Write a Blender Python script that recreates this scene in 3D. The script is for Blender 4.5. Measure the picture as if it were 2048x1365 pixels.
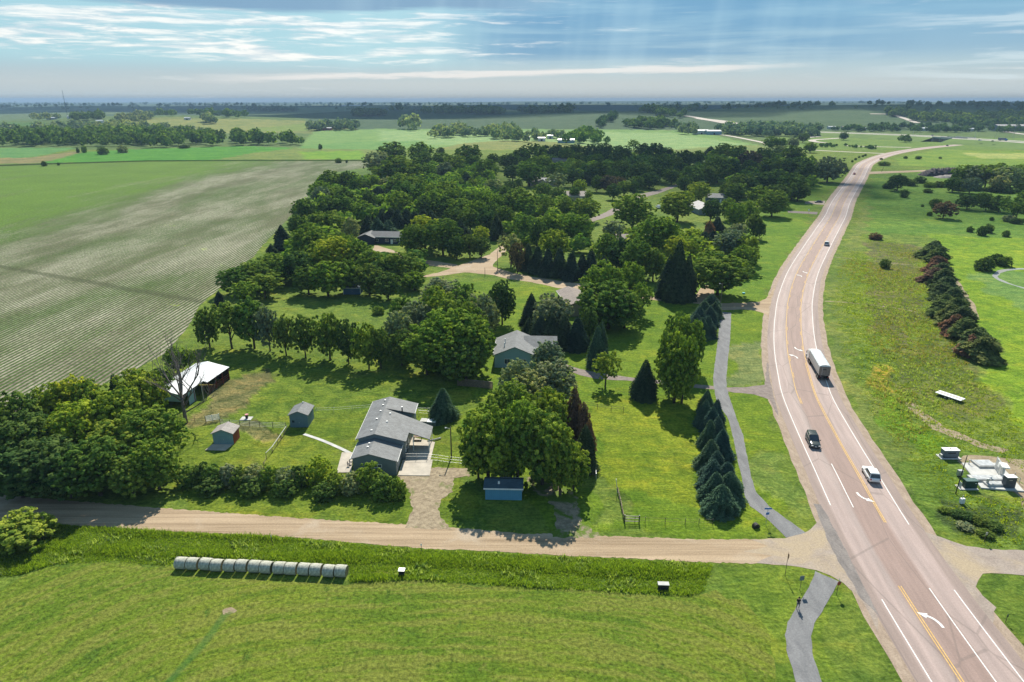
import bpy, bmesh, math, random
import numpy as np
from mathutils import Vector, Matrix
from mathutils.geometry import tessellate_polygon
sc = bpy.context.scene
for o in list(bpy.data.objects): bpy.data.objects.remove(o)
R = math.radians
# ------------------------------------------------------------------ camera
CH, CF, HY = 60.0, 1365.0, 200.0
PIT = math.atan((682.5 - HY) / CF)
cam = bpy.data.objects.new('camera', bpy.data.cameras.new('camera'))
sc.collection.objects.link(cam); sc.camera = cam
cam.location = (0, 0, CH); cam.rotation_euler = (R(90) - PIT, 0, 0)
cam.data.sensor_width = 36; cam.data.lens = 36 * CF / 2048
cam.data.clip_start = 0.5; cam.data.clip_end = 60000
# ------------------------------------------------------------------ sun, sky, exposure
SUN_AZ, SUN_EL = R(5.5), R(43)
sunv = Vector((math.sin(SUN_AZ) * math.cos(SUN_EL), math.cos(SUN_AZ) * math.cos(SUN_EL), math.sin(SUN_EL)))
sl = bpy.data.lights.new('sun', 'SUN'); sl.energy = 5.0; sl.angle = R(0.55); sl.color = (1.0, 0.93, 0.80)
so = bpy.data.objects.new('sun', sl); sc.collection.objects.link(so)
so.rotation_euler = sunv.to_track_quat('Z', 'Y').to_euler(); so.location = (0, 0, 300)
vs = sc.view_settings; vs.view_transform = 'Standard'; vs.look = 'None'; vs.gamma = 1; vs.exposure = 0.68
vs.use_curve_mapping = False
w = bpy.data.worlds.new('World'); sc.world = w; w.use_nodes = True

class NT:
    """tiny helper round a node tree"""
    def __init__(s, t): s.t = t; s.t.nodes.clear()
    def n(s, typ, **kw):
        x = s.t.nodes.new(typ)
        for k, v in kw.items():
            if k.startswith('i_'):
                x.inputs[k[2:].replace('_', ' ')].default_value = v
            else: setattr(x, k, v)
        return x
    def l(s, a, b): s.t.links.new(a, b)
    def val(s, v):
        x = s.n('ShaderNodeValue'); x.outputs[0].default_value = v; return x.outputs[0]
    def put(s, sock, v):
        if hasattr(v, 'is_linked') or hasattr(v, 'links'): s.l(v, sock)
        else: sock.default_value = v
    def m(s, op, a, b=None, c=None, clamp=False):
        x = s.n('ShaderNodeMath', operation=op, use_clamp=clamp)
        s.put(x.inputs[0], a)
        if b is not None: s.put(x.inputs[1], b)
        if c is not None: s.put(x.inputs[2], c)
        return x.outputs[0]
    def mix(s, f, a, b, mode='MIX'):
        x = s.n('ShaderNodeMix', data_type='RGBA', blend_type=mode)
        s.put(x.inputs[0], f)
        for i, v in ((6, a), (7, b)):
            if isinstance(v, tuple): x.inputs[i].default_value = (*v[:3], 1)
            else: s.l(v, x.inputs[i])
        return x.outputs[2]
    def noise(s, vec, scale, detail=3, rough=.55, dist=0, dim='3D'):
        x = s.n('ShaderNodeTexNoise', noise_dimensions=dim)
        x.inputs['Scale'].default_value = scale; x.inputs['Detail'].default_value = detail
        x.inputs['Roughness'].default_value = rough; x.inputs['Distortion'].default_value = dist
        if vec is not None: s.l(vec, x.inputs['Vector'])
        return x.outputs['Fac']
    def ramp(s, f, stops, interp='LINEAR'):
        x = s.n('ShaderNodeValToRGB'); cr = x.color_ramp; cr.interpolation = interp
        while len(cr.elements) > 1: cr.elements.remove(cr.elements[-1])
        for i, (p, c) in enumerate(stops):
            e = cr.elements[0] if i == 0 else cr.elements.new(p)
            e.position = p
            e.color = (*c, 1) if isinstance(c, tuple) else (c, c, c, 1)
        s.l(f, x.inputs[0]); return x.outputs[0]
    def sm(s, v, a, b):
        x = s.n('ShaderNodeMapRange', interpolation_type='SMOOTHSTEP')
        s.put(x.inputs[0], v); x.inputs[1].default_value = a; x.inputs[2].default_value = b
        return x.outputs[0]
    def scalev(s, vec, sx, sy, sz=1, rot=0):
        x = s.n('ShaderNodeMapping'); s.l(vec, x.inputs[0]); x.inputs['Scale'].default_value = (sx, sy, sz)
        x.inputs['Rotation'].default_value = (0, 0, rot); return x.outputs[0]

def build_world():
    N = NT(w.node_tree)
    tc = N.n('ShaderNodeTexCoord'); sep = N.n('ShaderNodeSeparateXYZ'); N.l(tc.outputs['Generated'], sep.inputs[0])
    X, Y, Z = sep.outputs
    sky = N.n('ShaderNodeTexSky', sky_type='NISHITA'); sky.sun_disc = False
    sky.sun_elevation = SUN_EL; sky.sun_rotation = SUN_AZ; sky.altitude = 400; sky.air_density = 1.2; sky.dust_density = 1.0
    az = N.m('ARCTAN2', X, Y); el = N.m('ARCSINE', Z)
    # base gradient of the cloudy sky by elevation
    e01 = N.m('MULTIPLY', el, 4.0, clamp=True)            # 0..0.25 rad
    grad = N.ramp(e01, [(0.0, (.41, .50, .54)), (.08, (.44, .52, .56)), (.17, (.34, .49, .58)), (.26, (.27, .45, .59)), (.40, (.20, .41, .58)), (.6, (.18, .38, .56)), (.8, (.17, .32, .46)), (1.0, (.15, .25, .38))])
    def vec(fx, fy, kx=0.0):
        c_ = N.n('ShaderNodeCombineXYZ'); N.l(N.m('MULTIPLY', N.m('ADD', az, N.m('MULTIPLY', el, kx)), fx), c_.inputs[0]); N.l(N.m('MULTIPLY', el, fy), c_.inputs[1]); return c_.outputs[0]
    big = N.noise(vec(1.5, 30), 1.6, 6, .6, .4)
    # blue-grey cloud deck over the middle and right
    mask = N.m('MULTIPLY', N.sm(el, .040, .062), N.sm(az, -.16, .0))
    deck = N.m('MULTIPLY', mask, N.sm(big, .30, .56))
    grad = N.mix(N.m('MULTIPLY', deck, N.m('MULTIPLY_ADD', N.sm(az, .55, .30), .55, .40)), grad, (.085, .28, .49))
    # clear teal gaps on the left
    lmask = N.sm(az, .02, -.16)
    grad = N.mix(N.m('MULTIPLY', N.m('MULTIPLY', lmask, N.sm(el, .03, .055)), .8), grad, (.36, .62, .70))
    # broken white clouds on the left
    n1 = N.noise(vec(3.6, 44), 1.5, 10, .64, .55); n2 = N.noise(vec(9, 95), 1.7, 7, .62, .4)
    nn = N.m('ADD', N.m('MULTIPLY', n1, .72), N.m('MULTIPLY', n2, .28))
    band = N.m('MULTIPLY', N.sm(el, .036, .056), N.sm(el, .116, .104))
    lb = N.m('MULTIPLY', N.m('MULTIPLY', N.sm(az, .22, -.22), N.m('MULTIPLY_ADD', N.noise(vec(2.0, 9), 1.3, 3), 1.1, .35)), band)
    c = N.sm(N.m('ADD', N.m('MULTIPLY', lb, .12), nn), .555, .68)
    white = N.mix(N.sm(n2, .40, .60), (.56, .66, .73), (.93, .92, .89))
    col = N.mix(N.m('MULTIPLY', c, N.m('MULTIPLY_ADD', lb, .62, .30)), grad, white)
    # thin pale streaks at the upper right
    ur = N.m('MULTIPLY', N.sm(az, .38, .60), N.sm(N.noise(vec(2.5, 34, 2.0), 1.6, 7, .6, .4), .48, .62))
    col = N.mix(N.m('MULTIPLY', ur, .55), col, (.62, .74, .80))
    # dark blue bank along the top left
    tl = N.m('MULTIPLY', N.sm(N.m('ADD', el, N.m('MULTIPLY_ADD', big, .03, -.015)), .104, .112), N.sm(az, .10, -.06))
    col = N.mix(N.m('MULTIPLY', tl, .9), col, (.13, .27, .45))
    # long pinkish streaks low over the middle
    st = N.m('MULTIPLY', N.sm(N.m('ABSOLUTE', N.m('SUBTRACT', N.m('ADD', el, N.m('MULTIPLY_ADD', n1, .022, -.011)), N.m('ADD', .034, N.m('MULTIPLY', az, .022)))), .0055, .0012),
             N.m('MULTIPLY', N.sm(az, -.46, -.25), N.sm(az, .42, .25)))
    col = N.mix(N.m('MULTIPLY', st, .75), col, (.80, .77, .76))
    # soft light shafts under the cloud bank
    v3 = N.n('ShaderNodeCombineXYZ'); N.l(N.m('ADD', az, N.m('MULTIPLY', el, -.12)), v3.inputs[0])
    sh = N.sm(N.noise(v3.outputs[0], 11, 3, .6), .42, .68)
    col = N.mix(N.m('MULTIPLY', N.m('MULTIPLY', sh, N.m('MULTIPLY', N.sm(el, .02, .05), N.sm(N.m('ABSOLUTE', N.m('SUBTRACT', az, .1)), .45, .25))), .15), col, (.62, .84, .90))
    k = 9.0
    colk = N.n('ShaderNodeVectorMath', operation='SCALE'); N.l(col, colk.inputs[0]); colk.inputs['Scale'].default_value = 7.0
    below = N.sm(Z, -.02, .0)
    fin = N.mix(.92, sky.outputs[0], colk.outputs[0])
    fin = N.mix(below, (1.2, 1.6, 1.4), fin)
    bg = N.n('ShaderNodeBackground'); N.l(fin, bg.inputs[0]); bg.inputs[1].default_value = 0.10
    out = N.n('ShaderNodeOutputWorld'); N.l(bg.outputs[0], out.inputs[0])
build_world()

# ------------------------------------------------------------------ helpers
def tag(o, label=None, cat=None, group=None, kind=None):
    if label: o['label'] = label
    if cat: o['category'] = cat
    if group: o['group'] = group
    if kind: o['kind'] = kind
    return o
def link(o, parent=None):
    sc.collection.objects.link(o)
    if parent: o.parent = parent
    return o
def empty(name, loc=(0, 0, 0), rz=0, label=None, cat=None, group=None):
    o = bpy.data.objects.new(name, None); link(o); o.location = loc; o.rotation_euler = (0, 0, rz)
    o.empty_display_size = .5
    return tag(o, label, cat, group)
def mesh_np(name, V, F, attrs=None, smooth=False):
    """V (n,3) F (m,k) numpy"""
    V = np.asarray(V, np.float32); F = np.asarray(F, np.int32)
    me = bpy.data.meshes.new(name)
    me.vertices.add(len(V)); me.vertices.foreach_set('co', V.ravel())
    k = F.shape[1]
    me.loops.add(F.size); me.loops.foreach_set('vertex_index', F.ravel())
    me.polygons.add(len(F)); me.polygons.foreach_set('loop_start', np.arange(0, F.size, k, dtype=np.int32))
    me.polygons.foreach_set('loop_total', np.full(len(F), k, np.int32))
    if smooth: me.polygons.foreach_set('use_smooth', np.ones(len(F), bool))
    for nm, (dom, typ, dat) in (attrs or {}).items():
        a = me.attributes.new(nm, typ, dom)
        a.data.foreach_set('color' if 'COLOR' in typ else 'value', np.asarray(dat, np.float32).ravel())
    me.update(); me.validate()
    return me
class MB:
    """collects boxes, prisms, tubes into one mesh"""
    def __init__(s): s.v = []; s.f = []
    def add(s, vs_, fs):
        b = len(s.v); s.v += [tuple(map(float, q)) for q in vs_]; s.f += [tuple(i + b for i in f) for f in fs]; return s
    def box(s, x0, x1, y0, y1, z0, z1):
        return s.add([(x0, y0, z0), (x1, y0, z0), (x1, y1, z0), (x0, y1, z0), (x0, y0, z1), (x1, y0, z1), (x1, y1, z1), (x0, y1, z1)],
                     [(3, 2, 1, 0), (4, 5, 6, 7), (0, 1, 5, 4), (1, 2, 6, 5), (2, 3, 7, 6), (3, 0, 4, 7)])
    def hexa(s, b, t):
        return s.add(list(b) + list(t), [(3, 2, 1, 0), (4, 5, 6, 7), (0, 1, 5, 4), (1, 2, 6, 5), (2, 3, 7, 6), (3, 0, 4, 7)])
    def prism(s, pts, y0, y1, axis='y'):
        """pts (a,z) polygon extruded along y (or x: pts are (y,z))"""
        n = len(pts)
        g = (lambda a, z, t: (a, t, z)) if axis == 'y' else ((lambda a, z, t: (t, a, z)) if axis == 'x' else (lambda a, z, t: (a, z, t)))
        vv = [g(a, z, y0) for a, z in pts] + [g(a, z, y1) for a, z in pts]
        ff = [tuple(range(n))[::-1], tuple(range(n, 2 * n))] + [(i, (i + 1) % n, n + (i + 1) % n, n + i) for i in range(n)]
        return s.add(vv, ff)
    def tube(s, pts, rad, n=6, cap=True):
        pts = [Vector(p) for p in pts]; rad = rad if isinstance(rad, (list, tuple)) else [rad] * len(pts)
        vv = []; ff = []
        for i, p in enumerate(pts):
            d = (pts[min(i + 1, len(pts) - 1)] - pts[max(i - 1, 0)]).normalized()
            a = d.orthogonal().normalized() if abs(d.z) < .999 else Vector((1, 0, 0)); b = d.cross(a)
            for k in range(n):
                t = 2 * math.pi * k / n; vv.append(p + (a * math.cos(t) + b * math.sin(t)) * rad[i])
        for i in range(len(pts) - 1):
            for k in range(n):
                ff.append((i * n + k, i * n + (k + 1) % n, (i + 1) * n + (k + 1) % n, (i + 1) * n + k))
        if cap: ff += [tuple(range(n))[::-1], tuple((len(pts) - 1) * n + k for k in range(n))]
        return s.add(vv, ff)
    def mesh(s, name, smooth=False):
        me = bpy.data.meshes.new(name); me.from_pydata(s.v, [], s.f); me.update()
        bm = bmesh.new(); bm.from_mesh(me); bmesh.ops.recalc_face_normals(bm, faces=bm.faces); bm.to_mesh(me); bm.free()
        if smooth:
            for p in me.polygons: p.use_smooth = True
        return me
    def build(s, name, mat, parent=None, smooth=False, bevel=0):
        me = s.mesh(name, smooth)
        if bevel:
            bm = bmesh.new(); bm.from_mesh(me)
            bmesh.ops.bevel(bm, geom=[e for e in bm.edges if e.calc_face_angle(0) > .5], offset=bevel, segments=2, affect='EDGES', clamp_overlap=True)
            bm.to_mesh(me); bm.free()
        me.materials.append(mat); o = bpy.data.objects.new(name, me); return link(o, parent)

HILLS = []   # (x, y, rx, ry, height)
def hz(x, y):
    x = np.asarray(x, float); y = np.asarray(y, float); z = np.zeros(np.broadcast(x, y).shape)
    for a, b, rx, ry, h in HILLS:
        z = z + h * np.exp(-((x - a) / rx) ** 2 - ((y - b) / ry) ** 2)
    r = np.hypot(x, y)
    far = np.clip((r - 1300) / 1500, 0, 1)
    z = z + far * 5 * (np.sin(x / 310 + 1.3) * np.sin(y / 420) + .6 * np.sin(x / 170 + y / 260))
    return 58 * np.tanh(z / 58)
def at(x, y, z=0.0, terrain=False):
    """photo pixel (2048 px wide) to the world point where its ray meets height z (above the terrain)"""
    u = (x - 1024) / CF; v = -(y - 682.5) / CF
    dy = math.cos(PIT) + v * math.sin(PIT); dz = -math.sin(PIT) + v * math.cos(PIT)
    if dz > -.004: dz = -.004
    t = (z - CH) / dz
    if y < 300:
        t0 = 600.0; t1 = t0
        while t1 < 20000:
            t1 *= 1.01
            if CH + dz * t1 < z + float(hz(u * t1, dy * t1)): break
        t = t1
    X, Yy = u * t, dy * t
    return Vector((X, Yy, z + (float(hz(X, Yy)) if Yy > 700 else 0)))
def A(pts): return [at(*p) for p in pts]
def scale_at(p): return CF / (Vector(p) - Vector((0, 0, CH))).length   # photo px per metre
# ------------------------------------------------------------------ terrain relief far away
HILLS += [(230, 1900, 420, 330, 24), (900, 2100, 600, 420, 30), (1500, 2300, 700, 500, 42), (-300, 2700, 700, 500, 22),
          (-900, 1900, 450, 260, 16), (2500, 3600, 1500, 900, 44), (400, 5200, 2200, 900, 22), (-2600, 5000, 1500, 900, 14),
          (3500, 7000, 3500, 1500, 30), (-420, 1750, 260, 140, 9), (620, 1560, 230, 90, 10), (3300, 11500, 5200, 1500, 52)]
# ------------------------------------------------------------------ materials
MATS = {}
def pmat(name, col, rough=.8, var=.12, scale=2.0, bump=0, metal=0, spec=.3, bscale=None, col2=None):
    if name in MATS: return MATS[name]
    m = bpy.data.materials.new(name); m.use_nodes = True; N = NT(m.node_tree)
    tc = N.n('ShaderNodeTexCoord'); b = N.n('ShaderNodeBsdfPrincipled'); o = N.n('ShaderNodeOutputMaterial')
    N.l(b.outputs[0], o.inputs[0])
    f = N.noise(tc.outputs['Object'], scale, 5, .6)
    c2 = col2 or tuple(min(1, c * (1 + 2 * var)) for c in col); c1 = col if col2 else tuple(c * (1 - 2 * var) for c in col)
    N.l(N.mix(N.sm(f, .3, .7), c1, c2), b.inputs['Base Color'])
    b.inputs['Roughness'].default_value = rough; b.inputs['Metallic'].default_value = metal
    b.inputs['Specular IOR Level'].default_value = spec
    if bump:
        bp = N.n('ShaderNodeBump'); bp.inputs['Strength'].default_value = bump; bp.inputs['Distance'].default_value = .05
        N.l(N.noise(tc.outputs['Object'], bscale or scale * 4, 4), bp.inputs['Height']); N.l(bp.outputs[0], b.inputs['Normal'])
    MATS[name] = m; return m
def shingle(name, col):
    m = bpy.data.materials.new(name); m.use_nodes = True; N = NT(m.node_tree)
    tc = N.n('ShaderNodeTexCoord'); b = N.n('ShaderNodeBsdfPrincipled'); o = N.n('ShaderNodeOutputMaterial'); N.l(b.outputs[0], o.inputs[0])
    br = N.n('ShaderNodeTexBrick'); N.l(tc.outputs['Object'], br.inputs['Vector']); br.inputs['Scale'].default_value = 1
    br.inputs['Brick Width'].default_value = .45; br.inputs['Row Height'].default_value = .16; br.inputs['Mortar Size'].default_value = .012
    br.inputs['Color1'].default_value = (*[c * .82 for c in col], 1); br.inputs['Color2'].default_value = (*[c * 1.18 for c in col], 1)
    br.inputs['Mortar'].default_value = (*[c * .6 for c in col], 1)
    f = N.noise(tc.outputs['Object'], .7, 5, .6)
    N.l(N.mix(1.0, br.outputs[0], N.ramp(f, [(.3, .8), (.7, 1.15)]), 'MULTIPLY'), b.inputs['Base Color'])
    b.inputs['Roughness'].default_value = .75; b.inputs['Specular IOR Level'].default_value = .35; MATS[name] = m; return m
def siding(name, col, vertical=False, step=.2, metal=0, rough=.6, spec=.4):
    m = bpy.data.materials.new(name); m.use_nodes = True; N = NT(m.node_tree)
    tc = N.n('ShaderNodeTexCoord'); b = N.n('ShaderNodeBsdfPrincipled'); o = N.n('ShaderNodeOutputMaterial'); N.l(b.outputs[0], o.inputs[0])
    sp = N.n('ShaderNodeSeparateXYZ'); N.l(tc.outputs['Object'], sp.inputs[0])
    c = N.m('ADD', sp.outputs[0], sp.outputs[1]) if vertical else sp.outputs[2]
    fr = N.m('FRACT', N.m('DIVIDE', c, step)); ln = N.sm(fr, .0, .12)
    f = N.noise(tc.outputs['Object'], 1.3, 4, .6)
    base = N.mix(f, tuple(c_ * .85 for c_ in col), tuple(min(1, c_ * 1.1) for c_ in col))
    N.l(N.mix(ln, tuple(c_ * .72 for c_ in col), base), b.inputs['Base Color'])
    bp = N.n('ShaderNodeBump'); bp.inputs['Strength'].default_value = .5; bp.inputs['Distance'].default_value = .02
    N.l(fr, bp.inputs['Height']); N.l(bp.outputs[0], b.inputs['Normal'])
    b.inputs['Roughness'].default_value = rough; b.inputs['Metallic'].default_value = metal; b.inputs['Specular IOR Level'].default_value = spec
    MATS[name] = m; return m
M_white = pmat('white_paint', (.78, .78, .76), .5, .03)
M_glass = pmat('window_glass', (.03, .045, .06), .08, .1, spec=.8)
M_dark = pmat('dark_rubber', (.025, .025, .027), .7, .2)
M_black = pmat('black_paint', (.03, .03, .035), .4, .1)
M_metal = pmat('galvanised_metal', (.45, .47, .48), .45, .1, metal=.6)
M_chrome = pmat('chrome', (.6, .6, .62), .25, .05, metal=.9)
M_wood = pmat('weathered_wood', (.20, .15, .11), .85, .2, 6)
M_postwood = pmat('post_wood', (.12, .09, .065), .85, .2, 6)
M_conc = pmat('concrete', (.42, .38, .32), .85, .07, .6, .15, bscale=8)
M_pad = pmat('pale_concrete', (.46, .46, .44), .85, .07, .8, .1, bscale=8)
M_bark = pmat('bark', (.075, .058, .045), .95, .25, 5, .5)
M_barkdead = pmat('dead_bark', (.15, .13, .12), .9, .25, 5, .4)
M_red = pmat('red_paint', (.16, .032, .025), .6, .12)
M_green = pmat('green_enamel', (.018, .055, .045), .45, .1)
M_slate = pmat('grey_enamel', (.12, .15, .18), .5, .08)
M_bluesign = pmat('blue_sign', (.02, .14, .42), .5, .03)
M_amber = pmat('amber_lens', (.7, .25, .03), .3, .03)
M_redlens = pmat('red_lens', (.45, .02, .015), .3, .03)

def ground_mat():
    m = bpy.data.materials.new('grassland'); m.use_nodes = True; N = NT(m.node_tree)
    tc = N.n('ShaderNodeTexCoord'); b = N.n('ShaderNodeBsdfPrincipled'); o = N.n('ShaderNodeOutputMaterial'); N.l(b.outputs[0], o.inputs[0])
    P = tc.outputs['Object']
    a = N.n('ShaderNodeAttribute', attribute_name='cover'); col = a.outputs['Color']; rgh = a.outputs['Alpha']   # alpha = weediness
    big = N.noise(P, .035, 4, .6); mid = N.noise(P, .32, 5, .65, .6); fine = N.noise(P, 1.9, 5, .75); st = N.noise(N.scalev(P, .25, 2.2), 1, 4, .6)
    col = N.mix(1.0, col, N.ramp(big, [(.3, (.72, .84, .72)), (.5, (1, 1, 1)), (.7, (1.30, 1.14, 1.1))]), 'MULTIPLY')
    midc = N.ramp(mid, [(.34, (.50, .62, .55)), (.5, (1, 1, 1)), (.66, (1.55, 1.35, 1.4))])
    mi = N.n('ShaderNodeMath', operation='MULTIPLY_ADD'); N.l(rgh, mi.inputs[0]); mi.inputs[1].default_value = .6; mi.inputs[2].default_value = .5
    col = N.mix(mi.outputs[0], col, N.mix(1.0, col, midc, 'MULTIPLY'))
    col = N.mix(.75, col, N.mix(1.0, col, N.ramp(fine, [(.36, (.45, .52, .4)), (.5, (1, 1, 1)), (.64, (1.6, 1.5, 1.6))]), 'MULTIPLY'))
    col = N.mix(.35, col, N.mix(1.0, col, N.ramp(st, [(.36, .62), (.64, 1.4)]), 'MULTIPLY'))
    yel = N.noise(N.scalev(P, 1, 1.8), .11, 5, .62, .8)
    col = N.mix(N.m('MULTIPLY', N.sm(yel, .50, .68), .55), col, N.mix(1.0, col, (1.65, 1.22, 1.1), 'MULTIPLY'))
    col = N.mix(N.m('MULTIPLY', N.sm(yel, .46, .30), .55), col, N.mix(1.0, col, (.55, .70, .8), 'MULTIPLY'))
    # brown bare specks where weedy
    br = N.m('MULTIPLY', N.sm(N.noise(P, .12, 5, .7), .56, .68), rgh)
    col = N.mix(N.m('MULTIPLY', br, .6), col, (.10, .095, .04))
    N.l(col, b.inputs['Base Color']); b.inputs['Roughness'].default_value = .95; b.inputs['Specular IOR Level'].default_value = .08
    bp = N.n('ShaderNodeBump'); bp.inputs['Strength'].default_value = 1; bp.inputs['Distance'].default_value = .35
    hgt = N.m('ADD', N.m('MULTIPLY', fine, .5), N.m('MULTIPLY', mid, N.m('ADD', N.m('MULTIPLY', rgh, 2.6), .5)))
    N.l(hgt, bp.inputs['Height']); N.l(bp.outputs[0], b.inputs['Normal'])
    return m
def sheet_mat(name, c1, c2, scale=1.2, sx=1, sy=1, fine=6, bump=.3, c3=None, t3=(.58, .68), s3=.15, rot=0):
    """gravel, asphalt and such: two tones, stretched noise"""
    m = bpy.data.materials.new(name); m.use_nodes = True; N = NT(m.node_tree)
    tc = N.n('ShaderNodeTexCoord'); b = N.n('ShaderNodeBsdfPrincipled'); o = N.n('ShaderNodeOutputMaterial'); N.l(b.outputs[0], o.inputs[0])
    P = N.scalev(tc.outputs['Object'], sx, sy, 1, rot)
    f = N.noise(P, scale, 5, .62, .3); g = N.noise(tc.outputs['Object'], fine, 4, .7)
    col = N.mix(N.sm(f, .3, .7), c1, c2)
    if c3: col = N.mix(N.sm(N.noise(tc.outputs['Object'], s3, 5, .65, .5), *t3), col, c3)
    col = N.mix(1.0, col, N.ramp(g, [(.3, .78), (.7, 1.2)]), 'MULTIPLY')
    N.l(col, b.inputs['Base Color']); b.inputs['Roughness'].default_value = .9; b.inputs['Specular IOR Level'].default_value = .15
    bp = N.n('ShaderNodeBump'); bp.inputs['Strength'].default_value = bump; bp.inputs['Distance'].default_value = .06
    N.l(N.m('ADD', f, g), bp.inputs['Height']); N.l(bp.outputs[0], b.inputs['Normal'])
    return m
GRAVEL = (.40, .30, .195)
M_gravel = sheet_mat('gravel', (.24, .175, .11), (.42, .32, .215), .8, .04, 1.3, 5, .35, c3=(.38, .31, .23), t3=(.5, .7), s3=.08)
M_gravel2 = sheet_mat('driveway_gravel', (.19, .15, .10), (.34, .28, .19), 1.2, 1, 1, 5, .4, c3=(.13, .15, .05), t3=(.56, .70), s3=.35)
M_worn_shaded = sheet_mat('worn_shaded_track', (.16, .135, .09), (.30, .25, .17), 1.0, 1, 1, 5, .4, c3=(.085, .14, .016), t3=(.46, .56), s3=.28)  # dirt and grass, darkened in colour for the tree shade over the drive
M_grey_drive = sheet_mat('grey_gravel', (.17, .14, .125), (.25, .21, .19), 1.0, 1, 1, 5, .3)
M_shoulder = sheet_mat('shoulder_gravel', (.26, .20, .15), (.36, .285, .22), 1.2, 1, .4, 5, .4)
M_apron = sheet_mat('apron_asphalt', (.26, .215, .185), (.33, .28, .24), .5, 1, 1, 4, .2, c3=(.36, .29, .20), t3=(.45, .65), s3=.09)
M_path = sheet_mat('path_asphalt', (.150, .152, .158), (.21, .212, .216), .6, 1.2, .4, 5, .15)
M_oldasph = sheet_mat('dark_asphalt_patch', (.16, .145, .138), (.25, .225, .21), .8, 1, .3, 4, .3)
M_dirt = sheet_mat('bare_dirt', (.22, .17, .11), (.33, .27, .18), .6, 1, 1, 3, .5, c3=(.10, .14, .03), t3=(.55, .66), s3=.3)
M_mark = sheet_mat('white_road_paint', (.62, .62, .60), (.80, .80, .78), 3, 1, 1, 8, .0)
M_ymark = sheet_mat('yellow_road_paint', (.52, .33, .10), (.68, .46, .18), 3, 1, 1, 8, .0)

def highway_mat():
    m = bpy.data.materials.new('highway_asphalt'); m.use_nodes = True; N = NT(m.node_tree)
    tc = N.n('ShaderNodeTexCoord'); b = N.n('ShaderNodeBsdfPrincipled'); o = N.n('ShaderNodeOutputMaterial'); N.l(b.outputs[0], o.inputs[0])
    u = N.n('ShaderNodeAttribute', attribute_name='across').outputs['Fac']; s = N.n('ShaderNodeAttribute', attribute_name='along').outputs['Fac']
    cv = N.n('ShaderNodeCombineXYZ'); N.l(u, cv.inputs[0]); N.l(s, cv.inputs[1])
    wob = N.noise(N.scalev(cv.outputs[0], .3, .06), 1, 3)
    t = N.m('MULTIPLY_ADD', N.m('ADD', u, N.m('MULTIPLY_ADD', wob, .5, -.25)), 1 / 16, .5)
    lane = (.365, .285, .260); mid = (.275, .198, .172); shd = (.265, .205, .182)
    def p(x): return (x + 8) / 16
    col = N.ramp(t, [(p(-6.4), shd), (p(-5.5), shd), (p(-5.0), lane), (p(-4.3), (.315, .248, .228)), (p(-3.6), lane), (p(-2.4), (.31, .25, .23)), (p(-1.8), mid), (p(1.8), mid),
                     (p(2.4), lane), (p(3.2), (.315, .248, .228)), (p(4.0), lane), (p(5.0), lane), (p(5.5), shd)])
    f = N.noise(N.scalev(cv.outputs[0], 1.2, .08), 1, 6, .65); g = N.noise(tc.outputs['Object'], 5, 4, .7)
    col = N.mix(1.0, col, N.ramp(f, [(.3, .84), (.7, 1.12)]), 'MULTIPLY')
    col = N.mix(1.0, col, N.ramp(g, [(.3, .88), (.7, 1.1)]), 'MULTIPLY')
    # sealed cracks along and across
    vo = N.n('ShaderNodeTexVoronoi', feature='DISTANCE_TO_EDGE'); N.l(N.scalev(cv.outputs[0], .10, .03), vo.inputs['Vector']); vo.inputs['Scale'].default_value = 1.6
    ck = N.m('MULTIPLY', N.sm(vo.outputs['Distance'], .014, .004), .34)
    col = N.mix(ck, col, (.12, .10, .09))
    N.l(col, b.inputs['Base Color']); b.inputs['Roughness'].default_value = .75; b.inputs['Specular IOR Level'].default_value = .25
    return m
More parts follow.
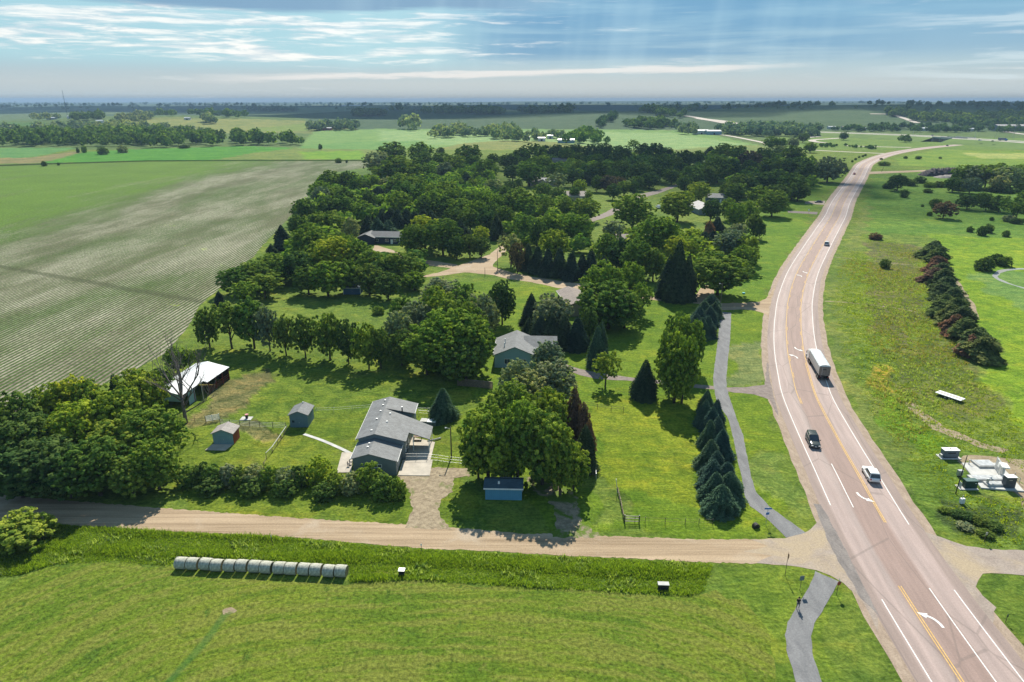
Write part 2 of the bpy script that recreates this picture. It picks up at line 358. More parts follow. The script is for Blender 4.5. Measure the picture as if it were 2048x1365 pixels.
def crop_mat():
    m = bpy.data.materials.new('soybean_rows'); m.use_nodes = True; N = NT(m.node_tree)
    tc = N.n('ShaderNodeTexCoord'); b = N.n('ShaderNodeBsdfPrincipled'); o = N.n('ShaderNodeOutputMaterial'); N.l(b.outputs[0], o.inputs[0])
    P = tc.outputs['Object']; sp = N.n('ShaderNodeSeparateXYZ'); N.l(P, sp.inputs[0])
    X = N.m('SUBTRACT', sp.outputs[0], N.m('MULTIPLY', sp.outputs[1], .02))
    X = N.m('ADD', X, N.m('MULTIPLY', N.noise(P, .02, 2), .8))
    saw = N.m('MULTIPLY', N.m('PINGPONG', X, .66), .70)               # crop rows
    # where the plants are thin the pale residue shows: mostly the eastern passes
    big = N.noise(N.scalev(P, .020, .006), 1, 8, .68, .8)
    mid = N.noise(N.scalev(P, .5, .12), 1, 5, .65)
    edge = N.sm(N.m('ADD', sp.outputs[0], N.m('MULTIPLY_ADD', big, 150, -75)), -300, -205)
    thin = N.m('MULTIPLY', edge, N.ramp(big, [(.38, .45), (.5, .78), (.58, 1.0)]))
    thin = N.m('ADD', thin, N.m('MULTIPLY', N.sm(N.noise(N.scalev(P, .03, .008), 1, 4, .6), .56, .66), .30), clamp=True)
    strp = N.noise(N.scalev(P, .12, .004), 1, 3, .5)               # planter passes
    wdt = N.m('ADD', N.m('MULTIPLY_ADD', thin, -.27, .46), N.m('MULTIPLY_ADD', mid, .22, -.11))
    wdt = N.m('ADD', wdt, N.m('MULTIPLY_ADD', strp, -.14, .07))
    leaf = N.m('SUBTRACT', 1.0, N.sm(N.m('SUBTRACT', saw, wdt), -.05, .07))
    soil = N.mix(N.sm(N.noise(N.scalev(P, .05, .015), 1, 5, .6), .35, .65), (.15, .135, .095), (.345, .32, .25))
    green = N.mix(N.noise(P, .03, 4), (.065, .12, .020), (.115, .20, .026))
    green = N.mix(N.m('MULTIPLY', edge, .75), green, (.045, .078, .022))
    hi = N.m('MULTIPLY', N.sm(N.noise(P, .05, 5, .7), .64, .70), N.sm(N.noise(P, .012, 2), .5, .6))
    green = N.mix(hi, green, (.20, .30, .02))
    col = N.mix(leaf, soil, green)
    # two faint field tracks crossing
    tr = N.m('ABSOLUTE', N.m('SUBTRACT', N.m('ADD', sp.outputs[1], N.m('MULTIPLY', N.noise(P, .03, 2), 9)), N.m('MULTIPLY_ADD', sp.outputs[0], -.48, 165)))
    col = N.mix(N.m('MULTIPLY', N.sm(tr, 3.0, .8), .6), col, (.055, .065, .03))
    col = N.mix(.8, col, N.mix(1.0, col, N.ramp(N.noise(P, 1.0, 6, .8), [(.38, .42), (.62, 1.6)]), 'MULTIPLY'))
    N.l(col, b.inputs['Base Color']); b.inputs['Roughness'].default_value = .95; b.inputs['Specular IOR Level'].default_value = .08
    bp = N.n('ShaderNodeBump'); bp.inputs['Strength'].default_value = .9; bp.inputs['Distance'].default_value = .25
    N.l(leaf, bp.inputs['Height']); N.l(bp.outputs[0], b.inputs['Normal'])
    return m
def hay_mat():
    m = bpy.data.materials.new('mown_hay'); m.use_nodes = True; N = NT(m.node_tree)
    tc = N.n('ShaderNodeTexCoord'); b = N.n('ShaderNodeBsdfPrincipled'); o = N.n('ShaderNodeOutputMaterial'); N.l(b.outputs[0], o.inputs[0])
    P = tc.outputs['Object']; sp = N.n('ShaderNodeSeparateXYZ'); N.l(P, sp.inputs[0]); X, Y = sp.outputs[0], sp.outputs[1]
    # mower passes run round the field edge: superellipse distance from a centre to the south
    dx = N.m('DIVIDE', N.m('ADD', X, 8.0), 50.0); dy = N.m('DIVIDE', N.m('SUBTRACT', Y, 28.0), 47.0)
    rr = N.m('POWER', N.m('ADD', N.m('POWER', N.m('ABSOLUTE', dx), 3.2), N.m('POWER', N.m('ABSOLUTE', dy), 3.2)), 1 / 3.2)
    rr = N.m('ADD', rr, N.m('MULTIPLY', N.noise(P, .12, 3), .035))
    cv = N.n('ShaderNodeCombineXYZ'); N.l(N.m('MULTIPLY', rr, 24), cv.inputs[0]); N.l(N.m('MULTIPLY', N.m('ARCTAN2', dx, dy), 2.2), cv.inputs[1])
    ring = N.noise(cv.outputs[0], 1.3, 4, .6)
    big = N.noise(P, .05, 4, .6); mid = N.noise(P, .55, 5, .7, .8); fine = N.noise(P, 2.1, 5, .75)
    col = N.mix(N.sm(big, .3, .7), (.078, .135, .013), (.135, .172, .020))
    col = N.mix(N.m('MULTIPLY', N.sm(ring, .47, .58), .8), col, (.140, .158, .030)); col = N.mix(N.m('MULTIPLY', N.sm(ring, .47, .38), .6), col, (.055, .105, .010))
    col = N.mix(N.sm(mid, .52, .72), col, (.150, .170, .036))
    col = N.mix(N.sm(mid, .46, .28), col, (.055, .10, .014))
    col = N.mix(.9, col, N.mix(1.0, col, N.ramp(fine, [(.36, .45), (.64, 1.6)]), 'MULTIPLY'))
    # the damp green line that runs to the burrow
    gl = N.m('ABSOLUTE', N.m('SUBTRACT', N.m('SUBTRACT', X, N.m('MULTIPLY', Y, .184)), N.m('MULTIPLY_ADD', N.noise(P, .1, 2), 1.6, -48.7)))
    gm = N.m('MULTIPLY', N.sm(gl, .8, .2), N.sm(Y, 69.6, 68.5))
    col = N.mix(N.m('MULTIPLY', gm, .5), col, (.035, .12, .03))
    N.l(col, b.inputs['Base Color']); b.inputs['Roughness'].default_value = .95; b.inputs['Specular IOR Level'].default_value = .06
    bp = N.n('ShaderNodeBump'); bp.inputs['Strength'].default_value = 1; bp.inputs['Distance'].default_value = .16
    N.l(N.m('ADD', N.m('ADD', mid, fine), N.m('MULTIPLY', ring, .8)), bp.inputs['Height']); N.l(bp.outputs[0], b.inputs['Normal'])
    return m
def leaf_mat(name, col, warm=1.25, trans=.28, k=1.54):
    col = tuple(c * k for c in col)
    m = bpy.data.materials.new(name); m.use_nodes = True; N = NT(m.node_tree)
    o = N.n('ShaderNodeOutputMaterial'); a = N.n('ShaderNodeAttribute', attribute_name='tint').outputs['Fac']
    oi = N.n('ShaderNodeObjectInfo')
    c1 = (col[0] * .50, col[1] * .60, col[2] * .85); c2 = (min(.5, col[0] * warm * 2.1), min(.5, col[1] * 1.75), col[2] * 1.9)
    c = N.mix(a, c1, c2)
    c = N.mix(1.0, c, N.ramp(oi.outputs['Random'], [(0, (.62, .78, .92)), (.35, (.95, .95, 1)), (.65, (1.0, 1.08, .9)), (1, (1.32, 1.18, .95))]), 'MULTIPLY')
    d = N.n('ShaderNodeBsdfDiffuse'); t = N.n('ShaderNodeBsdfTranslucent'); N.l(c, d.inputs[0])
    N.l(N.mix(1.0, c, (1.35, 1.6, .6), 'MULTIPLY'), t.inputs[0])
    mx = N.n('ShaderNodeMixShader'); mx.inputs[0].default_value = trans; N.l(d.outputs[0], mx.inputs[1]); N.l(t.outputs[0], mx.inputs[2])
    N.l(mx.outputs[0], o.inputs[0]); return m
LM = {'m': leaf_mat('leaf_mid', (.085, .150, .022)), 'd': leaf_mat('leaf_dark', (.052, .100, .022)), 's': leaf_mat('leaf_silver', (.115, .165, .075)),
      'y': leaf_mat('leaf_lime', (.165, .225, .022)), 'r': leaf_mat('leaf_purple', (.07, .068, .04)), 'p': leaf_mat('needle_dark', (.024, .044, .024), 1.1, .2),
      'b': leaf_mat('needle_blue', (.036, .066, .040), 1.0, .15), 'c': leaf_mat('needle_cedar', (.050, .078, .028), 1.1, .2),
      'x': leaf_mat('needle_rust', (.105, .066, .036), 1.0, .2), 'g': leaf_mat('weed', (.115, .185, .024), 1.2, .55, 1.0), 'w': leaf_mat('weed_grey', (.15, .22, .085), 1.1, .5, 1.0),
      'n': leaf_mat('weed_brown', (.20, .18, .075), 1.1, .4, 1.0)}
# ------------------------------------------------------------------ the ground, one sheet to the horizon
def inpoly(x, y, poly):
    c = np.zeros(x.shape, bool); n = len(poly)
    for i in range(n):
        x1, y1 = poly[i][:2]; x2, y2 = poly[i - 1][:2]
        if y1 == y2: continue
        c ^= ((y1 > y) != (y2 > y)) & (x < (x2 - x1) * (y - y1) / (y2 - y1) + x1)
    return c
G_lawn, G_bright, G_meadow = (.10, .155, .016), (.14, .20, .018), (.10, .155, .022)
COVER = [  # (pixel outline, albedo, weediness) painted in this order
    ([(-900, 206), (3000, 206), (3000, 300), (-900, 300)], (.075, .125, .035), .2),
    ([(-900, 332), (740, 322), (760, 400), (-900, 900)], (.08, .14, .03), .2),
    # far quilt of fields; first two dark covers are hill shading put into colour
    ([(560, 226), (1560, 222), (1600, 262), (640, 262)], (.040, .082, .036), .1),
    ([(1440, 222), (2300, 222), (2300, 264), (1440, 262)], (.045, .088, .034), .15),
    ([(-400, 240), (90, 246), (120, 262), (-400, 262)], (.06, .13, .03), .1),
    ([(100, 258), (330, 235), (620, 243), (760, 262), (640, 268), (300, 262)], (.13, .16, .045), .1),
    ([(275, 242), (480, 238), (640, 246), (660, 262), (440, 268), (330, 262)], (.16, .19, .055), .1),
    ([(630, 262), (760, 258), (1400, 262), (1560, 300), (880, 300), (600, 292)], (.12, .22, .06), .05),
    ([(760, 262), (1340, 266), (1500, 290), (1340, 300), (760, 288)], (.17, .27, .10), .05),
    ([(1000, 282), (1100, 284), (1230, 300), (860, 300), (930, 288)], (.15, .18, .05), .15),
    ([(-300, 297), (155, 297), (60, 316), (-300, 318)], (.08, .19, .055), .05),
    ([(-300, 318), (60, 316), (150, 303), (165, 306), (80, 327), (-300, 331)], (.17, .16, .07), .2),
    ([(80, 327), (165, 305), (240, 300), (480, 293), (600, 297), (640, 322), (300, 322)], (.055, .18, .02), .02),
    ([(430, 320), (510, 306), (600, 296), (760, 296), (760, 322)], (.12, .17, .04), .2),
    ([(600, 304), (720, 302), (742, 320), (610, 318)], (.11, .22, .02), .05),
    ([(600, 292), (740, 283), (860, 284), (780, 300), (600, 298)], (.10, .21, .055), .02),
    ([(500, 258), (620, 246), (620, 262), (520, 264)], (.13, .19, .04), .1),
    ([(1340, 300), (1500, 290), (1600, 300), (1620, 320), (1500, 330), (1300, 330)], (.13, .18, .05), .2),
    # east side meadows
    ([(1560, 272), (2400, 282), (2400, 300), (1560, 300)], (.10, .17, .03), .2),
    ([(1790, 318), (1870, 300), (2300, 305), (2500, 345), (1800, 332)], (.12, .20, .025), .1),
    ([(1920, 306), (2400, 312), (2500, 322), (1960, 317)], (.25, .29, .08), .1),
    ([(1745, 345), (1960, 330), (2500, 345), (2500, 400), (1740, 400)], (.085, .16, .02), .5),
    ([(1745, 370), (1900, 380), (2700, 430), (2700, 560), (1900, 470), (1700, 480)], (.085, .17, .022), .45),
    ([(1850, 468), (2400, 500), (2900, 900), (2250, 930), (2048, 860), (1980, 760), (1900, 620)], (.13, .22, .016), .35),
    ([(1930, 545), (2400, 540), (2500, 640), (2100, 640), (1985, 590)], (.11, .20, .045), .2),
    ([(1690, 470), (1860, 470), (1900, 640), (2048, 860), (2300, 1000), (2300, 1110), (1850, 1070), (1680, 760), (1640, 600)], (.115, .175, .028), .9),
    ([(1735, 480), (1840, 490), (1850, 640), (1790, 700), (1740, 640)], (.105, .115, .045), 1.0),
    ([(1760, 700), (1900, 660), (1990, 800), (1960, 860), (1820, 800)], (.10, .13, .035), 1.0),
    ([(1735, 735), (1770, 738), (1805, 770), (1790, 790), (1755, 780)], (.25, .21, .035), .6),
    ([(1720, 770), (1790, 800), (1880, 880), (1840, 900), (1760, 870), (1700, 800)], (.10, .19, .016), .8),
    ([(1860, 1000), (2010, 1010), (2040, 1060), (1960, 1085), (1870, 1050)], (.06, .09, .025), 1.0),
    ([(1668, 760), (1655, 640), (1662, 560), (1720, 430), (1745, 400), (1738, 440), (1700, 540), (1690, 640), (1708, 740), (1800, 900), (1840, 1000), (1810, 1000)], (.12, .165, .035), .4),
    # lawns west of the highway
    ([(1700, 345), (1640, 400), (1560, 560), (1530, 600), (1300, 600), (1480, 480), (1560, 380), (1620, 340)], (.092, .168, .014), .05),
    ([(900, 560), (1540, 600), (1560, 1080), (1150, 1070), (950, 940), (860, 780)], (.10, .165, .013), .1),
    ([(1175, 800), (1390, 800), (1400, 900), (1410, 1000), (1200, 990)], (.14, .19, .014), .3),
    ([(1460, 690), (1535, 690), (1540, 765), (1455, 768)], (.13, .17, .055), .3),
    ([(1500, 900), (1560, 900), (1610, 1000), (1600, 1050), (1530, 1000)], (.105, .165, .03), .4),
    ([(340, 830), (560, 830), (720, 830), (940, 830), (940, 1060), (340, 1040)], (.105, .155, .016), .4),
    ([(380, 690), (900, 740), (960, 830), (720, 830), (560, 850), (440, 860), (340, 840)], (.105, .158, .018), .6),
    ([(420, 770), (520, 740), (560, 770), (480, 800), (460, 850), (400, 850), (410, 800)], (.135, .135, .05), 1.0),
    ([(450, 855), (530, 850), (560, 870), (500, 885)], (.12, .13, .045), 1.0),
    ([(1170, 950), (1230, 960), (1250, 1060), (1190, 1055)], (.11, .16, .025), .6),
    ([(1580, 1180), (2100, 1180), (2100, 1500), (1560, 1500)], (.10, .155, .022), .35),
    ([(340, 1365), (1700, 1365), (1660, 1170), (1420, 1110), (1400, 1190)], (.10, .16, .018), .35)]
def build_ground():
    ang = np.concatenate([np.arange(-48, 48.01, .25), np.arange(51, 309.1, 3)]); ang = np.radians(ang)
    rr = [0.5, 8, 16, 24]
    while rr[-1] < 22000: rr.append(rr[-1] * 1.012)
    rr = np.array(rr); na, nr = len(ang), len(rr)
    Rr, Aa = np.meshgrid(rr, ang, indexing='ij'); X = (Rr * np.sin(Aa)).ravel(); Y = (Rr * np.cos(Aa)).ravel()
    Z = np.where(np.hypot(X, Y) > 1250, hz(X, Y), hz(X, Y) * np.clip((np.hypot(X, Y) - 1000) / 250, 0, 1))
    col = np.tile(np.array([*G_meadow, .35]), (len(X), 1))
    for poly, c, wd in COVER:
        k = inpoly(X + 2.0 * np.sin(Y / 3.1), Y + 2.0 * np.sin(X / 3.7), [tuple(at(*p)) for p in poly]); col[k] = (*c, wd)
    # striped distant fields: long parcels in world space, hill shading put into their darker tones
    far = (np.hypot(X, Y) > 3000); q = np.floor(X / 800 + 31) * 7.3 + np.floor(Y / 800) * 3.1
    h = np.abs(np.modf(np.sin(q) * 43758.5)[0]) ** 3
    t = h[far][:, None]; col[far, :3] = (1 - t) * np.array([.036, .075, .034]) + t * np.array([.13, .18, .065]); col[far, 3] = .1
    i = np.arange(nr - 1)[:, None] * na + np.arange(na)[None, :]; j = np.arange(nr - 1)[:, None] * na + (np.arange(na)[None, :] + 1) % na
    F = np.stack([i, j, j + na, i + na], -1).reshape(-1, 4)[:, ::-1]
    me = mesh_np('ground', np.stack([X, Y, Z], 1), F, {'cover': ('POINT', 'FLOAT_COLOR', col)}, True)
    me.materials.append(ground_mat()); o = link(bpy.data.objects.new('ground', me)); tag(o, kind='structure')
build_ground()
rng = random.Random(7)
def rough(poly, amp, step=1.5, seed=1):
    r = random.Random(seed); out = []; n = len(poly)
    for i in range(n):
        a = Vector(poly[i][:2]); b = Vector(poly[(i + 1) % n][:2]); L = (b - a).length; k = max(1, int(L / step))
        nrm = Vector((-(b - a).y, (b - a).x)) / max(L, .01)
        for q in range(k): out.append(a + (b - a) * (q / k) + nrm * r.uniform(-amp, amp))
    return out
def sheet(name, poly, z, mat, amp=0, step=1.5, kind='structure', seed=1, thick=0):
    pts = rough(poly, amp, step, seed) if amp else [Vector(p[:2]) for p in poly]
    v3 = [Vector((p.x, p.y, z)) for p in pts]; tri = tessellate_polygon([v3])
    me = bpy.data.meshes.new(name)
    if thick:
        n = len(v3); vv = v3 + [Vector((p.x, p.y, z - thick)) for p in pts]
        ff = [tuple(t) for t in tri] + [(i, (i + 1) % n, n + (i + 1) % n, n + i) for i in range(n)]
        me.from_pydata([tuple(p) for p in vv], [], ff)
    else: me.from_pydata([tuple(p) for p in v3], [], [tuple(t) for t in tri])
    bm = bmesh.new(); bm.from_mesh(me)
    for f in bm.faces:
        if abs(f.normal.z) > .5 and f.normal.z < 0: f.normal_flip()
    bm.to_mesh(me); bm.free()
    me.materials.append(mat); o = link(bpy.data.objects.new(name, me))
    if kind: o['kind'] = kind
    return o
def catmull(pts, step):
    P = [Vector(p[:2]) for p in pts]; P = [P[0] * 2 - P[1]] + P + [P[-1] * 2 - P[-2]]; out = []
    for i in range(1, len(P) - 2):
        n = max(2, int((P[i + 1] - P[i]).length / step))
        for k in range(n):
            t = k / n
            out.append(.5 * ((2 * P[i]) + (P[i + 1] - P[i - 1]) * t + (2 * P[i - 1] - 5 * P[i] + 4 * P[i + 1] - P[i + 2]) * t * t + (3 * P[i] - P[i - 1] - 3 * P[i + 1] + P[i + 2]) * t ** 3))
    out.append(P[-2]); return out
def normals(L):
    return [Vector(((L[min(i + 1, len(L) - 1)] - L[max(i - 1, 0)]).y, -(L[min(i + 1, len(L) - 1)] - L[max(i - 1, 0)]).x)).normalized() for i in range(len(L))]
def ribbon(name, line, offs, z, mat, kind='structure', parent=None, terrain=False, ragged=0, attrs=True):
    """a strip along a centre line; offs = lateral offsets of its cross verts (right is +)"""
    Nn = normals(line); V = []; ac = []; al = []; s = 0; rr_ = random.Random(len(line)); hasr = ragged > 0
    for i, p in enumerate(line):
        if i: s += (p - line[i - 1]).length
        for j, q in enumerate(offs):
            if hasr and j in (0, len(offs) - 1): q = q + rr_.uniform(-ragged, ragged)
            c = p + Nn[i] * q; zz = z(i) if callable(z) else z
            if terrain: zz += float(hz(c.x, c.y)) * min(1, max(0, (c.length - 1000) / 250))
            V.append((c.x, c.y, zz)); ac.append(q); al.append(s)
    k = len(offs); F = [(i * k + j, i * k + j + 1, (i + 1) * k + j + 1, (i + 1) * k + j) for i in range(len(line) - 1) for j in range(k - 1)]
    me = mesh_np(name, V, F, {'across': ('POINT', 'FLOAT', ac), 'along': ('POINT', 'FLOAT', al)} if attrs else None)
    me.materials.append(mat); o = link(bpy.data.objects.new(name, me), parent)
    if kind: o['kind'] = kind
    return o
# ------------------------------------------------------------------ fields
crop_poly = A([(-700, 700), (-300, 880), (0, 830), (140, 795), (255, 750), (330, 705), (372, 660), (395, 615), (440, 575), (505, 515), (560, 455), (610, 400), (640, 350), (735, 335),
               (742, 323), (520, 323), (300, 324), (150, 328), (0, 334), (-700, 345)])
sheet('crop_field', crop_poly, .012, crop_mat(), .5, 6)
hay_poly = A([(-700, 1180), (0, 1180), (45, 1150), (110, 1130), (230, 1124), (350, 1138), (690, 1168), (830, 1160), (1000, 1172), (1200, 1184), (1380, 1194), (1430, 1185), (1480, 1200), (1530, 1260), (1560, 1365)]) + \
    [Vector((30, 40, 0)), Vector((28, 5, 0)), Vector((-70, 5, 0)), Vector((-90, 50, 0))]
sheet('hay_field', hay_poly, .012, hay_mat(), .6, 1.5)
# ------------------------------------------------------------------ highway
cx = [(46.6, -40), (47.2, 0), (48.4, 25), (50.2, 50), (52.35, 73.3), (54.4, 88), (56.9, 101.5), (59.6, 116), (63.1, 133), (66.2, 144), (70.5, 158), (75.5, 172.5), (82.2, 190), (90.9, 211),
      (106.2, 243.5), (126.5, 282), (158.5, 341), (177.5, 376), (211, 441), (281.5, 570), (319, 640), (353, 701), (408, 782), (461, 848), (531, 920), (610, 985), (700, 1050), (830, 1130), (1000, 1215)]
CL = catmull(cx, 3.0); CN = normals(CL)
ribbon('highway_shoulder', CL, [-8.3, 0, 8.1], .02, M_shoulder, ragged=.18)
M_hwy = highway_mat()
ribbon('highway', CL, [-6.75, -5, -2, 0, 2, 5, 6.75], .035, M_hwy, ragged=.04)
def along(y):   # the point of the centre line nearest to world Y = y
    i = min(range(len(CL)), key=lambda k: abs(CL[k].y - y)); return i
def off(y, u):
    i = along(y); return CL[i] + CN[i] * u
def strip_between(ya, yb, u, wd, z, mat, mb, dash=None, wob=0):
    i0, i1 = along(ya), along(yb); s = 0; on = True
    for i in range(i0, i1):
        if dash:
            on = (s % (dash[0] + dash[1])) < dash[0]; s += (CL[i + 1] - CL[i]).length
        if not on: continue
        a, b = CL[i], CL[i + 1]; na, nb = CN[i], CN[i + 1]
        wa = wob * math.sin(i * .9) ; wb = wob * math.sin((i + 1) * .9)
        mb.add([(*(a + na * (u - wd / 2 + wa)), z), (*(a + na * (u + wd / 2 + wa)), z), (*(b + nb * (u + wd / 2 + wb)), z), (*(b + nb * (u - wd / 2 + wb)), z)], [(0, 1, 2, 3)])
wm, ym = MB(), MB()
for ya, yb, u in ((-40, 71.5, -5.0), (90.5, 900, -5.1), (-40, 74, 5.05), (86.8, 900, 5.1), (-40, 72.5, 2.0), (90.5, 104, -1.75)):
    strip_between(ya, yb, u, .14, .05, M_mark, wm)
strip_between(-40, 72.5, -1.5, .13, .05, M_ymark, ym); strip_between(-40, 72.5, -1.82, .13, .05, M_ymark, ym)
strip_between(89.5, 900, 1.95, .13, .05, M_ymark, ym, wob=.03)
strip_between(89.5, 150, 1.68, .12, .05, M_ymark, ym)
strip_between(150, 700, 1.66, .12, .05, M_ymark, ym, dash=(3, 9))
strip_between(131, 900, -1.95, .13, .05, M_ymark, ym, wob=.03); strip_between(131, 700, -1.68, .12, .05, M_ymark, ym, dash=(3, 9))
o = wm.build('white_lane_markings', M_mark); tag(o, kind='structure'); o = ym.build('yellow_lane_markings', M_ymark); tag(o, kind='structure')
def arrow(y, u, flip, mirror=1):
    i = along(y); c = CL[i] + CN[i] * u; d = (CL[i + 1] - CL[i]).normalized() * (-1 if flip else 1); n = Vector((d.y, -d.x)) * mirror
    mb = MB(); sh = []
    for k in range(8):     # curved shaft turning left
        t = k / 7; ang = t * 1.25; sh.append((1.5 * (1 - math.cos(ang)) * 1.0 - .1, -1.3 + 2.0 * math.sin(ang)))
    L_, R_ = [], []
    for k, (a, b) in enumerate(sh):
        q = sh[min(k + 1, 7)]; p = sh[max(k - 1, 0)]; t = Vector((q[0] - p[0], q[1] - p[1])).normalized(); m_ = Vector((-t.y, t.x)) * .17
        L_.append(Vector((a, b)) + m_); R_.append(Vector((a, b)) - m_)
    t = Vector((sh[7][0] - sh[6][0], sh[7][1] - sh[6][1])).normalized(); m_ = Vector((-t.y, t.x)); e = Vector(sh[7])
    W = lambda q: (c.x - n.x * q[0] + d.x * q[1], c.y - n.y * q[0] + d.y * q[1], .052)
    vv = [W(q) for q in L_] + [W(q) for q in R_]; mb.add(vv, [(k, k + 1, 8 + k + 1, 8 + k) for k in range(7)])
    mb.add([W(e + m_ * .5), W(e + t * 1.1), W(e - m_ * .5)], [(0, 1, 2)])
    o = mb.build('turn_arrow_marking', M_mark); tag(o, kind='structure')
arrow(96.0, .1, True); arrow(66.8, .25, False)
for y in (161, 243): arrow(y + 3, 0, True); arrow(y - 3, 0, False)
# ------------------------------------------------------------------ side roads, apron, path, driveways
e = lambda y, u: off(y, u)
west_apron = A([(1512, 1126), (1545, 1112), (1488, 1104), (1536, 1092), (1502, 1080), (1569, 1077), (1600, 1070), (1613, 1063), (1634, 1048), (1643, 1030)]) + [e(92, -6.7), e(86, -6.7), e(80, -6.7), e(74, -6.7), e(68, -6.7)] + A([(1757, 1263), (1735, 1220), (1714, 1191), (1687, 1167), (1660, 1152), (1633, 1141), (1598, 1134), (1534, 1128)])
sheet('gravel_road', A([(-700, 960), (0, 990), (150, 1003), (300, 1015), (420, 1024), (600, 1037), (820, 1050), (888, 1054), (1050, 1068), (1100, 1068), (1217, 1073), (1393, 1079), (1500, 1079), (1569, 1078), (1575, 1100), (1560, 1130), (1534, 1128), (1500, 1128),
                        (1393, 1124), (1246, 1117), (1100, 1110), (940, 1101), (838, 1097), (706, 1085), (545, 1072), (340, 1063), (200, 1054), (0, 1043), (-700, 1000)]), .022, M_gravel, .16, .45)
sheet('west_road_apron', west_apron, .027, M_apron, .12, 1)
sheet('dark_asphalt_patch', [e(92, -7.6), e(88, -7.7), e(82, -8.0), e(76, -7.9), e(70, -7.5), e(68, -6.6), e(76, -6.2), e(82, -6.1), e(88, -6.3), e(93, -6.6)], .040, M_oldasph, .1, 1)
east_apron = [e(92, 6.7)] + A([(1851, 1065), (1886, 1077), (1933, 1092), (1975, 1099), (2048, 1101), (2300, 1110), (2500, 1120), (2500, 1200), (2200, 1170), (2048, 1151), (2000, 1147), (1965.6, 1148), (1955, 1160), (1951, 1178)]) + [e(71, 8.6), e(66, 6.7), e(78, 6.7)]
sheet('east_road_apron', east_apron, .027, M_apron, .12, 1)
sheet('bike_path', A([(1631, 1143), (1618, 1175), (1594, 1212), (1576, 1245), (1570, 1271), (1573.6, 1301), (1592, 1365)]) + [Vector((34.5, 45, 0)), Vector((36, 20, 0)), Vector((39, 20, 0)), Vector((37.5, 45, 0))] +
      A([(1644.5, 1365), (1626, 1317), (1622, 1274), (1628, 1247), (1644.5, 1223), (1660.6, 1194), (1677, 1164)]), .032, M_path, .06, .8)
sheet('bike_path', A([(1440.7, 623.7), (1436, 678.7), (1429.7, 727), (1426, 758), (1428, 774), (1431.5, 797.5), (1441, 815), (1456, 837), (1466.7, 877), (1476, 924), (1484, 959), (1491, 997), (1500.7, 1013), (1524, 1029.6),
                      (1547.6, 1050.7), (1572, 1076), (1611, 1066), (1590, 1051), (1564, 1032), (1538, 1013), (1512, 985), (1502, 952), (1493.6, 910), (1486.6, 872.5), (1472.5, 835), (1461, 802), (1454, 779), (1452.7, 758),
                      (1456, 718), (1460, 683), (1462.6, 626)]), .032, M_path, .06, .8)
sheet('private_drive', [e(153, -7)] + A([(1529.7, 770), (1485.7, 775), (1456, 776), (1426, 772), (1395.6, 770), (1255, 754.5), (1190, 745), (1151, 736), (1100, 716), (1100, 728), (1160.6, 751), (1190, 758), (1255, 762), (1395.6, 777),
      (1426, 779), (1456, 784), (1507.7, 789.7), (1538.5, 799.6), (1551.6, 823.7)]) + [e(124, -7.4), e(138, -7)], .024, M_grey_drive, .15, 1.2)
sheet('side_street', [e(218, -7)] + A([(1549.5, 573), (1536, 595), (1518.7, 604), (1492, 606), (1442, 607), (1428.6, 590), (1426, 573), (1406.6, 571), (1389, 595), (1305.5, 592), (1175, 570), (1124, 563), (1058, 553), (1026, 546), (994, 537),
      (985, 534), (990, 524), (1012, 505), (1012, 490), (1000, 492), (980, 509), (953, 519), (919, 531), (875, 546), (838, 553), (780, 556), (780, 566), (831, 563), (850.5, 555), (892, 550.6), (929, 545), (990, 551), (1014, 558), (1063, 565),
      (1121.5, 577.6), (1173, 582.5), (1303, 599.6), (1332, 603), (1398, 608), (1440.7, 621.5), (1485.7, 619), (1507.7, 621.5), (1525, 626), (1538.5, 632.5)]) + [e(188, -7), e(200, -7)], .024, M_gravel, .3, 2)
sheet('private_drive', A([(750, 490), (786, 501), (820, 515), (872, 523), (916, 530), (912, 538), (860, 532), (800, 518), (745, 500)]), .026, M_gravel, .2, 2)
sheet('private_drive', A([(792, 951), (853, 949.5), (858, 935), (940, 937), (938, 953), (907, 955.7), (905, 984), (882, 1000), (877, 1026), (888.5, 1045), (905, 1060), (810, 1056), (825, 1016.7), (818, 984), (799, 955.7)]), .026, M_gravel2, .22, .4)
sheet('private_drive', A([(1047, 954), (1084, 959), (1149, 984), (1161.5, 1019), (1166, 1044), (1200, 1075), (1100, 1074), (1112, 1054), (1112, 1034), (1099, 1001.5), (1060, 975)]), .026, M_worn_shaded, .45, .5)
sheet('side_street', A([(1160, 446), (1205, 428), (1281, 388.6), (1315, 381), (1354, 368), (1358, 372), (1317, 387.5), (1285.6, 396), (1225, 430), (1165, 452)]), .024, M_grey_drive, .3, 3)
sheet('side_street', A([(900, 362), (990, 357), (1000, 361), (905, 367)]), .024, M_apron, .3, 3)
sheet('private_drive', A([(1610, 403.5), (1651, 402), (1648, 410), (1610, 407.5)]), .024, M_apron, .2, 2)
sheet('private_drive', A([(1575, 422), (1636, 424.5), (1634, 429.5), (1575, 425.5)]), .024, M_grey_drive, .2, 2)
sheet('farm_track', A([(1737, 344), (1850, 340.5), (1925, 340), (1925, 343), (1850, 343.5), (1735, 349)]), .024, M_gravel, .5, 4)
sheet('dirt_patch', A([(1916, 916), (1960, 910), (2048, 922), (2300, 960), (2400, 1090), (2120, 1080), (2060, 1030), (2030, 985), (1925, 940)]), .014, M_dirt, .6, 1.5)
def line_of(pts, step=4): return catmull(A(pts), step)
